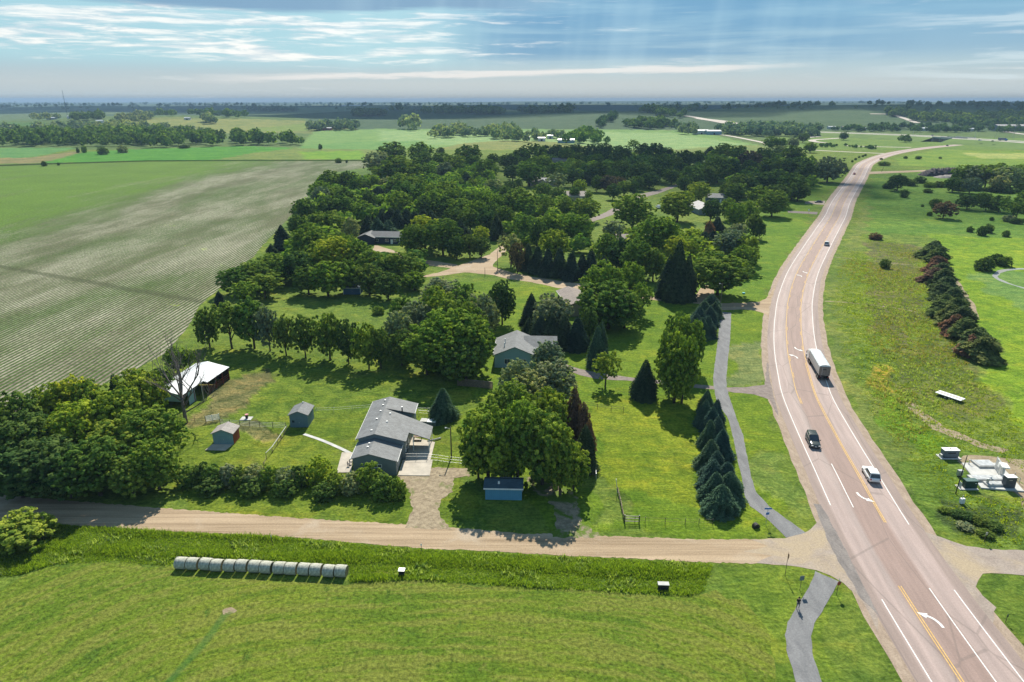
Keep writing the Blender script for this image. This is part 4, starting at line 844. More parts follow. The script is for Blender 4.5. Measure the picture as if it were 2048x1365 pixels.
# ------------------------------------------------------------------ buildings
R_grey = shingle('grey_shingles', (.165, .174, .180)); R_brown = shingle('brown_shingles', (.20, .165, .145)); R_dark = shingle('dark_shingles', (.085, .095, .105)); R_blue = shingle('blue_shingles', (.045, .085, .115))
R_pale = shingle('pale_shingles', (.34, .33, .33)); R_metal = siding('white_metal_roofing', (.62, .64, .66), True, .9, 0, .35, .5)
S_grey = siding('grey_blue_siding', (.16, .205, .225)); S_blue = siding('sky_blue_siding', (.10, .30, .44), True, .3); S_pblue = siding('pale_blue_siding', (.22, .36, .44), True, .4)
S_teal = siding('slate_siding', (.12, .20, .25), True, .3); S_navy = siding('navy_siding', (.022, .032, .06)); S_white = siding('white_siding', (.60, .60, .58)); S_aqua = siding('aqua_siding', (.26, .40, .45))
S_tan = siding('tan_siding', (.40, .33, .26)); S_red = siding('red_siding', (.24, .04, .03), True, .3); S_bshade = siding('barn_shade_siding', (.045, .030, .026), True, .3); S_dblue = siding('deep_blue_siding', (.05, .12, .22), True, .3)  # barn siding: shade of the open interior put into its colour
def roof(parent, poly, zf, mat, th=.14, name='roof'):
    v3 = [Vector((x, y, 0)) for x, y in poly]; tri = tessellate_polygon([v3]); n = len(poly); mb = MB()
    top = [(x, y, zf(x, y)) for x, y in poly]; bot = [(x, y, zf(x, y) - th) for x, y in poly]
    mb.add(top + bot, [tuple(t) for t in tri] + [tuple(n + i for i in t)[::-1] for t in tri] + [(i, (i + 1) % n, n + (i + 1) % n, n + i) for i in range(n)])
    return mb.build(name, mat, parent)
def walls(parent, poly, zf, mat, name='wall', z0=-.05):
    mb = MB(); n = len(poly)
    mb.add([(x, y, z0) for x, y in poly] + [(x, y, zf(x, y) - .16) for x, y in poly], [(i, (i + 1) % n, n + (i + 1) % n, n + i) for i in range(n)])
    return mb.build(name, mat, parent)
def box(parent, name, mat, x0, x1, y0, y1, z0, z1, bevel=0):
    mb = MB(); mb.box(x0, x1, y0, y1, z0, z1); return mb.build(name, mat, parent, bevel=bevel)
def window(parent, x, y, z, wd, h, face, frame=M_white):
    """face: 's','n' walls facing -y/+y, 'e','w' walls facing +x/-x"""
    f = MB(); g = MB(); t = .07
    def bx(mb, a0, a1, z0, z1, d0, d1):
        if face == 's': mb.box(x + a0, x + a1, y - d1, y - d0, z0, z1)
        elif face == 'n': mb.box(x + a0, x + a1, y + d0, y + d1, z0, z1)
        elif face == 'e': mb.box(x + d0, x + d1, y + a0, y + a1, z0, z1)
        else: mb.box(x - d1, x - d0, y + a0, y + a1, z0, z1)
    bx(f, -wd / 2 - t, wd / 2 + t, z - t, z, .0, .06); bx(f, -wd / 2 - t, wd / 2 + t, z + h, z + h + t, .0, .06)
    bx(f, -wd / 2 - t, -wd / 2, z, z + h, 0, .06); bx(f, wd / 2, wd / 2 + t, z, z + h, 0, .06); bx(f, -.025, .025, z, z + h, .026, .05)
    bx(g, -wd / 2, wd / 2, z, z + h, .0, .025)
    o = f.build('window', frame, parent); g.build('pane', M_glass, o)
def gable(parent, x0, x1, y0, y1, zr, sl, wm_, rm, axis='y', xr=None, over=.4, trim=True, open_walls=False):
    xr = (x0 + x1) / 2 if (xr is None and axis == 'y') else ((y0 + y1) / 2 if xr is None else xr)
    if axis == 'y':
        zf = lambda x, y: zr - sl * abs(x - xr); fp = [(x0, y0), (xr, y0), (x1, y0), (x1, y1), (xr, y1), (x0, y1)]
        a = [(x0 - over, y0 - over), (xr, y0 - over), (xr, y1 + over), (x0 - over, y1 + over)]; b = [(xr, y0 - over), (x1 + over, y0 - over), (x1 + over, y1 + over), (xr, y1 + over)]
    else:
        zf = lambda x, y: zr - sl * abs(y - xr); fp = [(x0, y0), (x1, y0), (x1, xr), (x1, y1), (x0, y1), (x0, xr)]
        a = [(x0 - over, y0 - over), (x1 + over, y0 - over), (x1 + over, xr), (x0 - over, xr)]; b = [(x0 - over, xr), (x1 + over, xr), (x1 + over, y1 + over), (x0 - over, y1 + over)]
    if not open_walls: walls(parent, fp, zf, wm_)
    v = []; mb = MB()
    for poly in (a, b):
        top = [(x, y, zf(x, y)) for x, y in poly]; bot = [(x, y, zf(x, y) - .12) for x, y in poly]
        mb.add(top + bot, [(0, 1, 2, 3), (7, 6, 5, 4)] + [(i, (i + 1) % 4, 4 + (i + 1) % 4, 4 + i) for i in range(4)])
    o = mb.build('roof', rm, parent)
    if trim:     # fascia boards along both eaves
        tb = MB()
        if axis == 'y':
            for xx, s in ((x0 - over, -1), (x1 + over, 1)): z = zf(xx, 0); tb = MB(); tb.box(min(xx, xx + s * .05), max(xx, xx + s * .05), y0 - over, y1 + over, z - .22, z + .01); tb.build('fascia', M_white, parent)
        else:
            for yy, s in ((y0 - over, -1), (y1 + over, 1)): z = zf(0, yy); tb = MB(); tb.box(x0 - over, x1 + over, min(yy, yy + s * .05), max(yy, yy + s * .05), z - .22, z + .01); tb.build('fascia', M_white, parent)
    return zf
def ranch():
    h = empty('ranch_house', (-23, 112, 0), 0, 'grey ranch house with stepped grey shingle roofs and covered patio by the gravel drive', 'house')
    ox, oy = 23, -112; T = lambda L: [(x + ox, y + oy) for x, y in L]
    g = lambda x, y: 4.25 - .30 * abs(x + .9)
    gable(h, -3.8, 3.5, -10.6, -5.2, 4.25, .30, S_grey, R_grey, xr=-.95, over=.3)
    zf = lambda x, y: 5.15 - (.30 if x < -.95 else .265) * abs(x + .95)
    walls(h, T([(-26.9, 106.9), (-23.95, 106.9), (-18.9, 106.9), (-18.9, 117.2), (-22.6, 117.2), (-22.6, 118.2), (-18.9, 118.2), (-18.9, 122.1), (-23.95, 122.1), (-26.9, 122.1)]), zf, S_grey)
    roof(h, T([(-27.3, 106.6), (-23.95, 106.6), (-23.95, 122.5), (-27.3, 122.5)]), zf, R_grey)
    roof(h, T([(-23.95, 106.6), (-18.5, 106.6), (-18.5, 110.0), (-14.7, 109.3), (-14.7, 114.4), (-18.5, 115.7), (-23.95, 117.1)]), lambda x, y: 5.15 - .265 * abs(x + .95), R_grey)
    roof(h, T([(-23.95, 117.1), (-23.0, 117.3), (-18.5, 117.9), (-18.5, 122.5), (-23.95, 122.5)]), lambda x, y: 5.15 - .265 * abs(x + .95), R_grey)
    tb = MB(); tb.box(-4.36, -4.30, -5.4, 10.5, 3.85, 4.12); tb.build('fascia', M_white, h); tb = MB(); tb.box(4.5, 4.56, 5.9, 10.5, 3.45, 3.72); tb.build('fascia', M_white, h)
    for x, y in ((8.1, -2.5), (8.1, 2.1), (5.2, -2.0)): mb = MB(); mb.box(x - .07, x + .07, y - .07, y + .07, 0, 2.6 if x > 6 else 3.3); mb.build('patio_post', M_white, h)
    for x, y in ((-1.6, 9.0), (-1.6, 6.8), (-1.6, 4.2), (-1.7, .9), (-1.8, -3.6), (.3, 3.4), (.3, 0.0)):
        z = zf(x, y); mb = MB(); mb.box(x - .15, x + .15, y - .15, y + .15, z - .02, z + .18); mb.build('roof_vent', M_white if x > 0 else M_metal, h)
    for x, y in ((-1.6, -6.9), (-1.6, -8.2)): z = 4.25 - .3 * abs(x + .95); mb = MB(); mb.box(x - .15, x + .15, y - .15, y + .15, z - .02, z + .18); mb.build('roof_vent', M_metal, h)
    mb = MB().tube([(2.2, 5.5, 3.9), (2.2, 5.5, 5.1)], .11, 8); o = mb.build('stove_pipe', M_dark, h); MB().tube([(2.2, 5.5, 5.12), (2.2, 5.5, 5.3)], .18, 8).build('pipe_cap', M_metal, o)
    window(h, .4, -10.6, 1.6, 1.2, .45, 's'); window(h, 3.5, -8, 1.1, 1.0, 1.1, 'e'); window(h, 4.1, -3.5, 1.0, 1.2, 1.2, 'e'); window(h, 4.1, 8.2, 1.0, 1.2, 1.2, 'e'); window(h, -3.9, 4, 1.2, 1.2, 1.0, 'w')
    d = box(h, 'door', M_white, 4.1, 4.16, -1.2, -.2, 0, 2.05); box(d, 'handle', M_metal, 4.16, 4.22, -1.08, -1.0, .95, 1.05)
ranch()
def slab(name, pts, label, th=.12, mat=M_conc):
    o = sheet(name, pts, th, mat, thick=th + .02); return o
slab('concrete_slab', [Vector(p) for p in ((-19.3, 101.3), (-13.9, 101.2), (-14.0, 106.4), (-19.3, 106.6))], '')
slab('concrete_slab', [Vector(p) for p in ((-18.85, 106.65), (-14.4, 106.45), (-14.3, 113.2), (-18.85, 115.2))], '', .10)
slab('concrete_slab', A([(673, 947), (703, 946), (706, 907), (684, 906)]), '')
def shed(name, x, y, wd, dp, zr, sl, wmat, rmat, label, axis='y', rz=0, over=.25, extra=None, door='s', trim=False):
    h = empty(name, (x, y, 0), rz, label, 'shed'); zf = gable(h, -wd / 2, wd / 2, -dp / 2, dp / 2, zr, sl, wmat, rmat, axis, over=over, trim=trim)
    mb = MB(); mb.box(-.8, .8, -dp / 2 - .05, -dp / 2 + .01, 0, 1.9); d = mb.build('door', wmat if extra is None else extra, h); box(d, 'handle', M_metal, .05, .12, -dp / 2 - .09, -dp / 2 - .05, .9, 1.1)
    return h
s1 = shed('garden_shed', -53.2, 113.9, 3.7, 2.9, 3.15, .42, S_pblue, shingle('light_brown_shingles', (.30, .275, .26)), 'small pale blue shed with grey-brown roof and red side wall on a slab', extra=S_pblue)
box(s1, 'side_panel', S_red, 1.86, 1.92, -1.4, 1.4, .05, 2.2)
slab('concrete_slab', [Vector(p) for p in ((-55.7, 110.2), (-52.0, 110.0), (-51.5, 112.4), (-55.3, 112.4))], '', .08)
s2 = shed('garden_shed', -41.3, 121.5, 3.5, 4.1, 3.5, .42, S_teal, R_grey, 'slate blue garden shed with grey shingle roof between paddock and lawn')
window(s2, -.9, -2.05, 1.0, .8, .5, 's', S_teal); MB().tube([(0, 1.6, 3.4), (0, 1.6, 3.8)], .1, 6).build('roof_vent', M_white, s2)
s3 = empty('garage', (-1.3, 95.3, 0), R(-2), 'small blue garage with dark blue roof in tree shade near the gravel road', 'garage')
gable(s3, -2.9, 2.9, -1.4, 1.5, 3.0, .45, S_blue, R_blue, 'x', over=.25); box(s3, 'roof_vent', M_white, -.9, -.6, -.9, -.6, 2.6, 2.95); d = box(s3, 'door', M_white, -2.97, -2.9, -.5, .4, 0, 1.9); box(d, 'handle', M_dark, -3.02, -2.97, -.4, -.32, .9, 1.0); window(s3, 2.9, 0, 1, .8, .7, 'e')
def barn():
    b = empty('pole_barn', (-69, 136, 0), R(-8), 'white metal roofed open barn with shade-darkened inside walls at the paddock', 'barn')
    zf = lambda x, y: 4.1 - .22 * abs(x + 1.2)
    mb = MB()
    for poly in ([(-4.2, -8.3), (-1.2, -8.3), (-1.2, 8.3), (-4.2, 8.3)], [(-1.2, -8.3), (2.9, -8.3), (2.9, -.6), (3.9, -.6), (3.9, 8.3), (-1.2, 8.3)]):
        v3 = [Vector((x, y, 0)) for x, y in poly]; tri = tessellate_polygon([v3]); n = len(poly)
        mb.add([(x, y, zf(x, y)) for x, y in poly] + [(x, y, zf(x, y) - .1) for x, y in poly], [tuple(t) for t in tri] + [tuple(n + i for i in t) for t in tri] + [(i, (i + 1) % n, n + (i + 1) % n, n + i) for i in range(n)])
    mb.build('roof', R_metal, b)
    mb = MB(); mb.add([(-4, -8.1, 1.6), (-1.2, -8.1, 1.6), (2.7, -8.1, 1.6), (2.7, -8.1, zf(2.7, 0) - .12), (-1.2, -8.1, zf(-1.2, 0) - .12), (-4, -8.1, zf(-4, 0) - .12)], [(0, 1, 4, 5), (1, 2, 3, 4)]); mb.build('gable_panel', S_aqua, b)
    walls(b, [(-4, -8.0), (-3.95, -8.0), (-3.95, 8.1), (-4, 8.1)], zf, S_bshade, 'back_wall'); walls(b, [(-4, 8.1), (3.7, 8.1), (3.7, 8.05), (-4, 8.05)], zf, S_bshade, 'end_wall')
    box(b, 'side_panel', S_aqua, 2.62, 2.7, -6.0, -3.6, 0, 2.9)
    for y in (-8.0, -4, 0, 2.7, 5.4, 8.0): mb = MB(); x = 2.7 if y < -.5 else 3.7; mb.box(x - .08, x + .08, y - .08, y + .08, 0, zf(x, 0) - .1); mb.build('post', M_red, b)
    mb = MB()
    for z in (.5, .95, 1.4): mb.box(3.64, 3.7, 0, 8.0, z - .07, z + .07)
    mb.build('rails', M_red, b)
barn()
def big_house():
    h = empty('hip_roof_house', (1.2, 157.2, 0), R(-3), 'grey house with pale aqua gable end and hip roof among spruces', 'house')
    gable(h, -5, 4.6, -6.6, 5.2, 5.4, .42, S_aqua, R_grey, over=.4); gable(h, 2, 9.5, -1.5, 5.5, 5.2, .44, S_grey, R_grey, 'x', over=.35)
    for x, y in ((-2.8, -1), (-2.8, -3.8)): MB().tube([(x, y, 4.0), (x, y, 5.4)], .13, 8).build('roof_pipe', M_white, h)
    window(h, -2, -6.6, 1.0, 1.2, 1.2, 's'); window(h, 1.8, -6.6, 1.0, 1.2, 1.2, 's')
big_house()
def simple_house(name, px, py, z, wd, dp, zr, sl, wmat, rmat, label, axis='x', rz=0, wing=None, cat='house'):
    p = at(px, py, z); p.z = float(hz(p.x, p.y)) if p.y > 1000 else 0
    h = empty(name, p, R(rz), label, cat); gable(h, -wd / 2, wd / 2, -dp / 2, dp / 2, zr, sl, wmat, rmat, axis, over=.5, trim=dp < 20)
    if wing: gable(h, *wing, zr - .35, sl, wmat, rmat, 'y' if axis == 'x' else 'x', over=.4, trim=False)
    for k in (-.3, .05, .32): window(h, wd * k, -dp / 2, 1.0, min(1.4, wd * .1), 1.1, 's')
    d = box(h, 'door', M_white, wd * .18, wd * .18 + 1, -dp / 2 - .06, -dp / 2, 0, 2.05); box(d, 'handle', M_metal, wd * .18 + .1, wd * .18 + .18, -dp / 2 - .1, -dp / 2 - .06, .95, 1.05)
    return h
n = simple_house('ranch_house', 775, 466, 4.2, 13, 8, 4.9, .38, S_navy, R_dark, 'navy blue ranch house with white trim in front of dark spruces', 'x', -6, wing=(-12, -4.5, -6, 3))
for x in (-6.4, 6.4): box(n, 'corner_board', M_white, x - .1, x + .1, -4.1, -4.0, 0, 3.2)
simple_house('ranch_house', 1148, 590, 4.3, 6.5, 16, 4.8, .36, S_tan, R_brown, 'house with plain brown shingle roof south of the gravel side street', 'y', 8)
simple_house('house', 893, 352, 4, 15, 10, 4.8, .36, S_white, R_pale, 'far house with pale shiny roof among the north-west trees', 'x', 10, wing=(-10, -3, -8, 2))
simple_house('house', 868, 358, 3.4, 13, 7, 3.6, .2, S_white, R_metal, 'long low white-roofed building left of the far pale-roofed house')
simple_house('house', 1085, 360, 4, 20, 11, 5.6, .4, S_tan, R_pale, 'far house with stepped pale hip roof left of the purple tree', 'x', -18, wing=(-2, 6, -9, 3))
simple_house('house', 1151, 387, 4, 15, 11, 5.4, .4, S_tan, R_brown, 'tan house with dark hip roof by the sunny central lawn')
simple_house('house', 1119, 319, 4.6, 14, 9, 6, .35, S_tan, R_brown, 'far brown house with a white garage in the second tree row')
simple_house('house', 1265, 471, 4, 14, 9, 4.6, .36, S_tan, R_brown, 'brown-roofed house half hidden behind yellow-topped maples')
simple_house('house', 1408, 410, 4.2, 12, 18, 5.4, .36, S_grey, R_pale, 'house with long pale grey roof right of the big round maple', 'y', 6)
simple_house('house', 1432, 391, 3.8, 12, 10, 5, .36, S_dblue, R_grey, 'house with grey roof behind the yellow-green round tree', 'x', -12)
simple_house('house', 1498, 335, 4.6, 22, 12, 6, .32, S_grey, R_pale, 'wide far house with pale grey roof at the north-east plots')
simple_house('shed', 1534, 331, 4, 10, 9, 6, .3, S_pblue, R_metal, 'far sky-blue metal shed beside the dark stand', cat='shed')
simple_house('shed', 1398, 470, 3.0, 8, 7, 3.4, .15, S_white, R_metal, 'bright white flat-roofed shed between juniper and dark spruce', cat='shed')
simple_house('shed', 776, 381, 3.2, 8, 6, 3.6, .2, S_white, R_metal, 'white shed seen between the spruces and the grove', cat='shed')
b = shed('garden_shed', -59.5, 214, 5.6, 4, 3.2, .4, S_dblue, R_blue, 'deep blue shed with white corner trim in the shaded back lawn', 'x', trim=True); b.location = (*at(707, 586)[:2], 0)
for x in (-2.8, 2.8): box(b, 'corner_board', M_white, x - .08, x + .08, -2.08, -2.0, 0, 2.4)
# far farmsteads
FARM = 'farm buildings far off'
def farm(px, py, wd, dp, zr, wmat, rmat, label, cat='farm building', rz=0):
    p = at(px, py, 0, True); h = empty('farm_building', p, R(rz), label, cat, FARM); gable(h, -wd / 2, wd / 2, -dp / 2, dp / 2, zr, .22, wmat, rmat, 'x', over=.3, trim=False)
    d = box(h, 'door', M_dark, -1.5, 1.5, -dp / 2 - .07, -dp / 2, 0, 3)
farm(1401, 269, 26, 16, 8, S_white, R_metal, 'long white roofed barn at the end of the pale farm lane'); farm(1426, 270, 26, 16, 8, S_pblue, R_metal, 'pale blue barn right beside the long white roofed barn')
farm(1083, 283, 11, 8, 6, S_white, R_metal, 'small white farm house left of the white shed group'); farm(1052, 280, 12, 8, 5, S_white, R_metal, 'white farm outbuilding by the leftmost trees beyond the plots')
farm(1132, 287, 24, 12, 6, S_pblue, R_metal, 'long blue-white metal shed just behind the back row of trees'); farm(1100, 278, 9, 7, 6, S_white, R_metal, 'small white cabin between two round trees beyond the plots')
farm(201, 247, 16, 10, 6, S_white, R_metal, 'bright white shed in front of the far left grove'); farm(104, 240, 20, 12, 6, S_grey, R_metal, 'grey metal shed between the two far left groves'); farm(142, 238, 14, 10, 7, S_white, R_metal, 'white farm house right of the far left grove')
farm(322, 264, 34, 10, 6, S_tan, R_metal, 'low long pale barn in the far left pasture'); farm(655, 262, 18, 10, 6, S_red, R_metal, 'white roofed red barn in front of the distant grove')
farm(376, 241, 14, 9, 6, S_white, R_metal, 'tiny white barn before the distant shelter belt'); farm(1755, 259, 20, 12, 6, S_pblue, R_metal, 'pale shed right of the highway village'); farm(1849, 262, 34, 14, 6, S_white, R_metal, 'wide white roofed shed above the interstate')
farm(1934, 263, 22, 12, 6, S_white, R_metal, 'white shed above the overpass'); farm(2018, 262, 60, 25, 12, S_grey, R_pale, 'large grey blue works building at the far right edge'); farm(1725, 262, 12, 9, 5, S_white, R_metal, 'small white house nearest the village end'); farm(1662, 258, 14, 9, 5, S_white, R_metal, 'leftmost white house of the highway village')
farm(1690, 259, 14, 9, 5, S_tan, R_brown, 'brown house in the middle of the highway village'); farm(2003, 209, 150, 40, 12, S_white, R_metal, 'very distant long white roof on the right skyline'); farm(708, 213, 160, 40, 8, S_white, R_metal, 'very distant pale long roof left of centre skyline')
# ------------------------------------------------------------------ vehicles
def wheels(parent, xs, half, r, wdt=.24, dual=False, name='wheel'):
    for y in xs:
        for s in (-1, 1):
            x = s * half; a = x - wdt / 2; b = x + wdt / 2
            o = MB().tube([(a, y, r), (b, y, r)], r, 14).build(name, M_dark, parent); MB().tube([(a - .02, y, r), (b + .02, y, r)], r * .55, 10).build('rim', M_metal, o)
def car(pos, head, paint, label, L=4.8, W=1.9, H=1.72, kind='suv', cat='car', group=None):
    """local +y is the front"""
    c = empty('car', (pos[0], pos[1], .05), head, label, cat, group); h = L / 2; hw = W / 2
    def loft(secs):  # (y, halfwidth_bottom, halfwidth_top, z0, z1)
        mb = MB(); n = 8
        for (y, wb, wt, z0, z1) in secs:
            mb.v += [(-wb * .93, y, z0), (-wb, y, z0 + (z1 - z0) * .25), (-wb * .99, y, z0 + (z1 - z0) * .65), (-wt, y, z1 - .03), (-wt * .6, y, z1), (wt * .6, y, z1), (wt, y, z1 - .03), (wb * .99, y, z0 + (z1 - z0) * .65), (wb, y, z0 + (z1 - z0) * .25), (wb * .93, y, z0)]
        m_ = 10
        for i in range(len(secs) - 1):
            for k in range(m_): mb.f.append((i * m_ + k, i * m_ + (k + 1) % m_, (i + 1) * m_ + (k + 1) % m_, (i + 1) * m_ + k))
        mb.f += [tuple(range(m_)), tuple((len(secs) - 1) * m_ + k for k in range(m_))]
        return mb
    belt = .98 if kind != 'sedan' else .88
    if kind == 'sedan': H = 1.45
    b = loft([(-h, hw * .82, hw * .78, .42, belt - .12), (-h + .15, hw * .95, hw * .88, .30, belt - .03), (-h * .55, hw, hw * .93, .27, belt), (0, hw, hw * .94, .27, belt), (h * .45, hw, hw * .92, .27, belt + .0), (h * .78, hw * .97, hw * .85, .27, belt - .08), (h - .12, hw * .9, hw * .74, .30, belt - .18), (h, hw * .78, hw * .66, .42, belt - .30)]).build('body', paint, c, True)
    yr = -h + (.28 if kind == 'suv' else .9); yw = h * .42
    g = loft([(yr, hw * .86, hw * .72, belt - .05, belt), (yr + (.30 if kind == 'suv' else .65), hw * .88, hw * .72, belt - .05, H - .05), (yw - .85, hw * .88, hw * .72, belt - .05, H - .04), (yw, hw * .86, hw * .70, belt - .05, belt + .0)])
    g.build('glasshouse', M_glass, c, False)
    r_ = loft([(yr + (.22 if kind == 'suv' else .62), hw * .74, hw * .70, H - .10, H - .02), (yr + .6, hw * .75, hw * .70, H - .10, H), (0, hw * .75, hw * .70, H - .10, H), (yw - .84, hw * .74, hw * .68, H - .12, H - .03)]); r_.build('roof_panel', paint, c, True)
    pl = MB()
    for s in (-1, 1):
        for y0, y1 in ((yw, yw - .85), (yr, yr + (.28 if kind == 'suv' else .63))): pl.tube([(s * hw * .87, y0, belt - .02), (s * hw * .735, y1, H - .06)], .05, 5)
        pl.tube([(s * hw * .885, -.15, belt - .02), (s * hw * .74, -.15, H - .06)], .045, 5)
    pl.build('window_pillars', paint, c)
    wheels(c, (-h * .62, h * .62), hw - .11, .36)
    for s in (-1, 1):
        box(c, 'headlight', M_white, s * hw * .62 - .16, s * hw * .62 + .16, h - .10, h - .0, .62, .76); box(c, 'tail_light', M_redlens, s * hw * .76 - .1, s * hw * .76 + .1, -h - .02, -h + .08, .70, .92)
        box(c, 'mirror', paint, s * (hw + .10) - .09, s * (hw + .10) + .09, yw - .42, yw - .30, belt, belt + .16)
    box(c, 'number_plate', M_white, -.16, .16, h - .005, h + .02, .5, .62); box(c, 'rear_plate', M_white, -.16, .16, -h - .025, -h + .01, .6, .72)
    return c
def head_at(y, south=False):
    i = along(y); d = CL[i + 1] - CL[i]; return math.atan2(-d.x, d.y) + (math.pi if south else 0)
P_black = pmat('dark_green_black_car_paint', (.028, .040, .036), .25, .05, spec=.7); P_white = pmat('white_car_paint', (.78, .78, .77), .3, .02, spec=.6); P_silver = pmat('silver_car_paint', (.55, .57, .58), .3, .03, spec=.7)
P_red = pmat('red_car_paint', (.30, .04, .03), .3, .03); P_grey = pmat('grey_car_paint', (.10, .11, .12), .3, .03)
car(off(112.2, -3.3), head_at(112, True), P_black, 'black green SUV coming toward the camera in the left lane', L=4.9, W=1.95, H=1.85)
car(off(101.5, 3.6), head_at(101.5), P_white, 'white SUV driving away just past the east junction', L=4.7, H=1.68)
car(off(297, 3.4), head_at(297), P_silver, 'silver white SUV driving away alone in the middle of the long bend')
car(off(592, -3.2), head_at(592, True), P_red, 'small red car approaching where the highway narrows', kind='sedan')
car(at(1637, 406), R(88), P_grey, 'dark car waiting on the small paved drive left of the highway', kind='sedan', L=5)
car(off(975, 1.5), head_at(975), P_grey, 'tiny dark car on the highway before the overpass')
# pickup parked in the yard
pk = empty('pickup_truck', at(1317, 417), R(4), 'white pickup truck parked on grass between two round trees', 'pickup truck')
mb = MB(); mb.box(-1, 1, -2.8, 2.8, .45, 1.0); mb.build('body', P_white, pk, bevel=.12); mb = MB(); mb.hexa([(-.92, -.6, 1.0), (.92, -.6, 1.0), (.92, 1.5, 1.0), (-.92, 1.5, 1.0)], [(-.78, -.35, 1.85), (.78, -.35, 1.85), (.78, .9, 1.85), (-.78, .9, 1.85)]); mb.build('cab', P_white, pk)
mb = MB(); mb.hexa([(-.94, -.5, 1.1), (.94, -.5, 1.1), (.94, 1.42, 1.1), (-.94, 1.42, 1.1)], [(-.83, -.33, 1.7), (.83, -.33, 1.7), (.83, 1.02, 1.7), (-.83, 1.02, 1.7)]); mb.build('window_band', M_glass, pk)
box(pk, 'truck_bed', M_dark, -.85, .85, -2.65, -.75, .98, 1.03); wheels(pk, (-1.9, 1.9), .9, .4)
def semi():
    y0 = 143.6; L = 11.5; i = along(149); d = (CL[i + 1] - CL[i]).normalized(); p = off(143.0, 4.45)
    hd = math.atan2(-d.x, d.y) + R(5); t = empty('semi_truck', (p.x, p.y, .05), hd, 'semi truck with white tarp-topped grain trailer heading away up the highway', 'truck'); t.scale = (.94,) * 3
    # trailer: rear at y=0, front at y=L ; tapering hopper sides
    mb = MB(); n = 9; prof = [(-1.22, 1.35), (-1.28, 2.2), (-1.28, 3.55), (-1.1, 3.72), (-.6, 3.92), (0, 3.98), (.6, 3.92), (1.1, 3.72), (1.28, 3.55), (1.28, 2.2), (1.22, 1.35)]
    mb = MB(); mb.prism([(a, z) for a, z in prof if z <= 3.56], 0, L, 'y'); mb.build('trailer_box', siding('trailer_side', (.60, .60, .58), True, .6, 0, .5), t)
    tp = MB(); top = [(-1.31, 3.5), (-1.1, 3.74), (-.6, 3.95), (0, 4.02), (.6, 3.95), (1.1, 3.74), (1.31, 3.5)]; tp.prism(top, .05, L - .05, 'y')
    tarp = pmat('white_tarp', (.66, .70, .72), .55, .08, 2, .5); tp.build('tarp', tarp, t)
    rb = MB()
    for k in range(9): y = .7 + k * 1.27; rb.tube([(a, y, z + .015) for a, z in top], .03, 4)
    rb.build('tarp_bows', M_metal, t)
    hp = MB()
    for a in (1.6, 5.2): hp.hexa([(-.5, a + 1.1, .75), (.5, a + 1.1, .75), (.5, a + 1.9, .75), (-.5, a + 1.9, .75)], [(-1.2, a, 1.36), (1.2, a, 1.36), (1.2, a + 3.2, 1.36), (-1.2, a + 3.2, 1.36)])
    hp.build('hoppers', M_metal, t)
    bk = MB(); bk.box(-1.24, 1.24, -.05, .0, 1.3, 3.55); o = bk.build('rear_door', pmat('brown_grey_panel', (.20, .17, .15), .6), t); box(o, 'label_plate', M_dark, -.45, .35, -.075, -.05, 2.75, 2.95); box(o, 'door_bar', M_metal, -.62, -.54, -.09, -.05, 1.4, 3.4)
    box(t, 'rear_bumper', M_dark, -1.1, 1.1, -.1, .05, .55, .75); box(t, 'chassis', M_dark, -.5, .5, 0, L, .95, 1.3)
    for s in (-1, 1): box(t, 'mud_flap', M_black, s * .95 - .3, s * .95 + .3, .1, .14, .2, .9); box(t, 'tail_light', M_redlens, s * .9 - .12, s * .9 + .12, -.12, -.1, .85, .97)
    wheels(t, (1.0, 2.25), .98, .5, .55)
    # tractor
    f = L - 1.2; dr = (f + .6, f + 1.9, f + 5.2); wheels(t, dr[:2], .98, .5, .55); wheels(t, dr[2:], 1.0, .5, .3)
    P_cab = P_white; box(t, 'tractor_frame', M_dark, -.45, .45, f, f + 6, .75, 1.0)
    cb = MB(); cb.box(-1.15, 1.15, f + 1.9 - .1, f + 3.9, 1.0, 3.1); cb.build('cab', P_cab, t, bevel=.12)
    hd_ = MB(); hd_.hexa([(-1.05, f + 3.92, .8), (1.05, f + 3.92, .8), (.95, f + 6.1, .8), (-.95, f + 6.1, .8)], [(-.95, f + 3.92, 2.0), (.95, f + 3.92, 2.0), (.8, f + 6.0, 1.7), (-.8, f + 6.0, 1.7)]); hd_.build('hood', P_cab, t, bevel=.08)
    box(t, 'windscreen', M_glass, -1.0, 1.0, f + 3.9, f + 3.94, 2.05, 2.8)
    for s in (-1, 1):
        MB().tube([(s * 1.22, f + 1.7, 1.0), (s * 1.22, f + 1.7, 3.9)], .08, 8).build('exhaust_stack', M_chrome, t); box(t, 'mirror', M_black, s * 1.42 - .12, s * 1.42 + .12, f + 3.6, f + 3.7, 2.0, 2.6)
        box(t, 'fuel_tank', M_chrome, s * 1.0 - .3, s * 1.0 + .3, f + 2.6, f + 4.0, .45, 1.0)
semi()
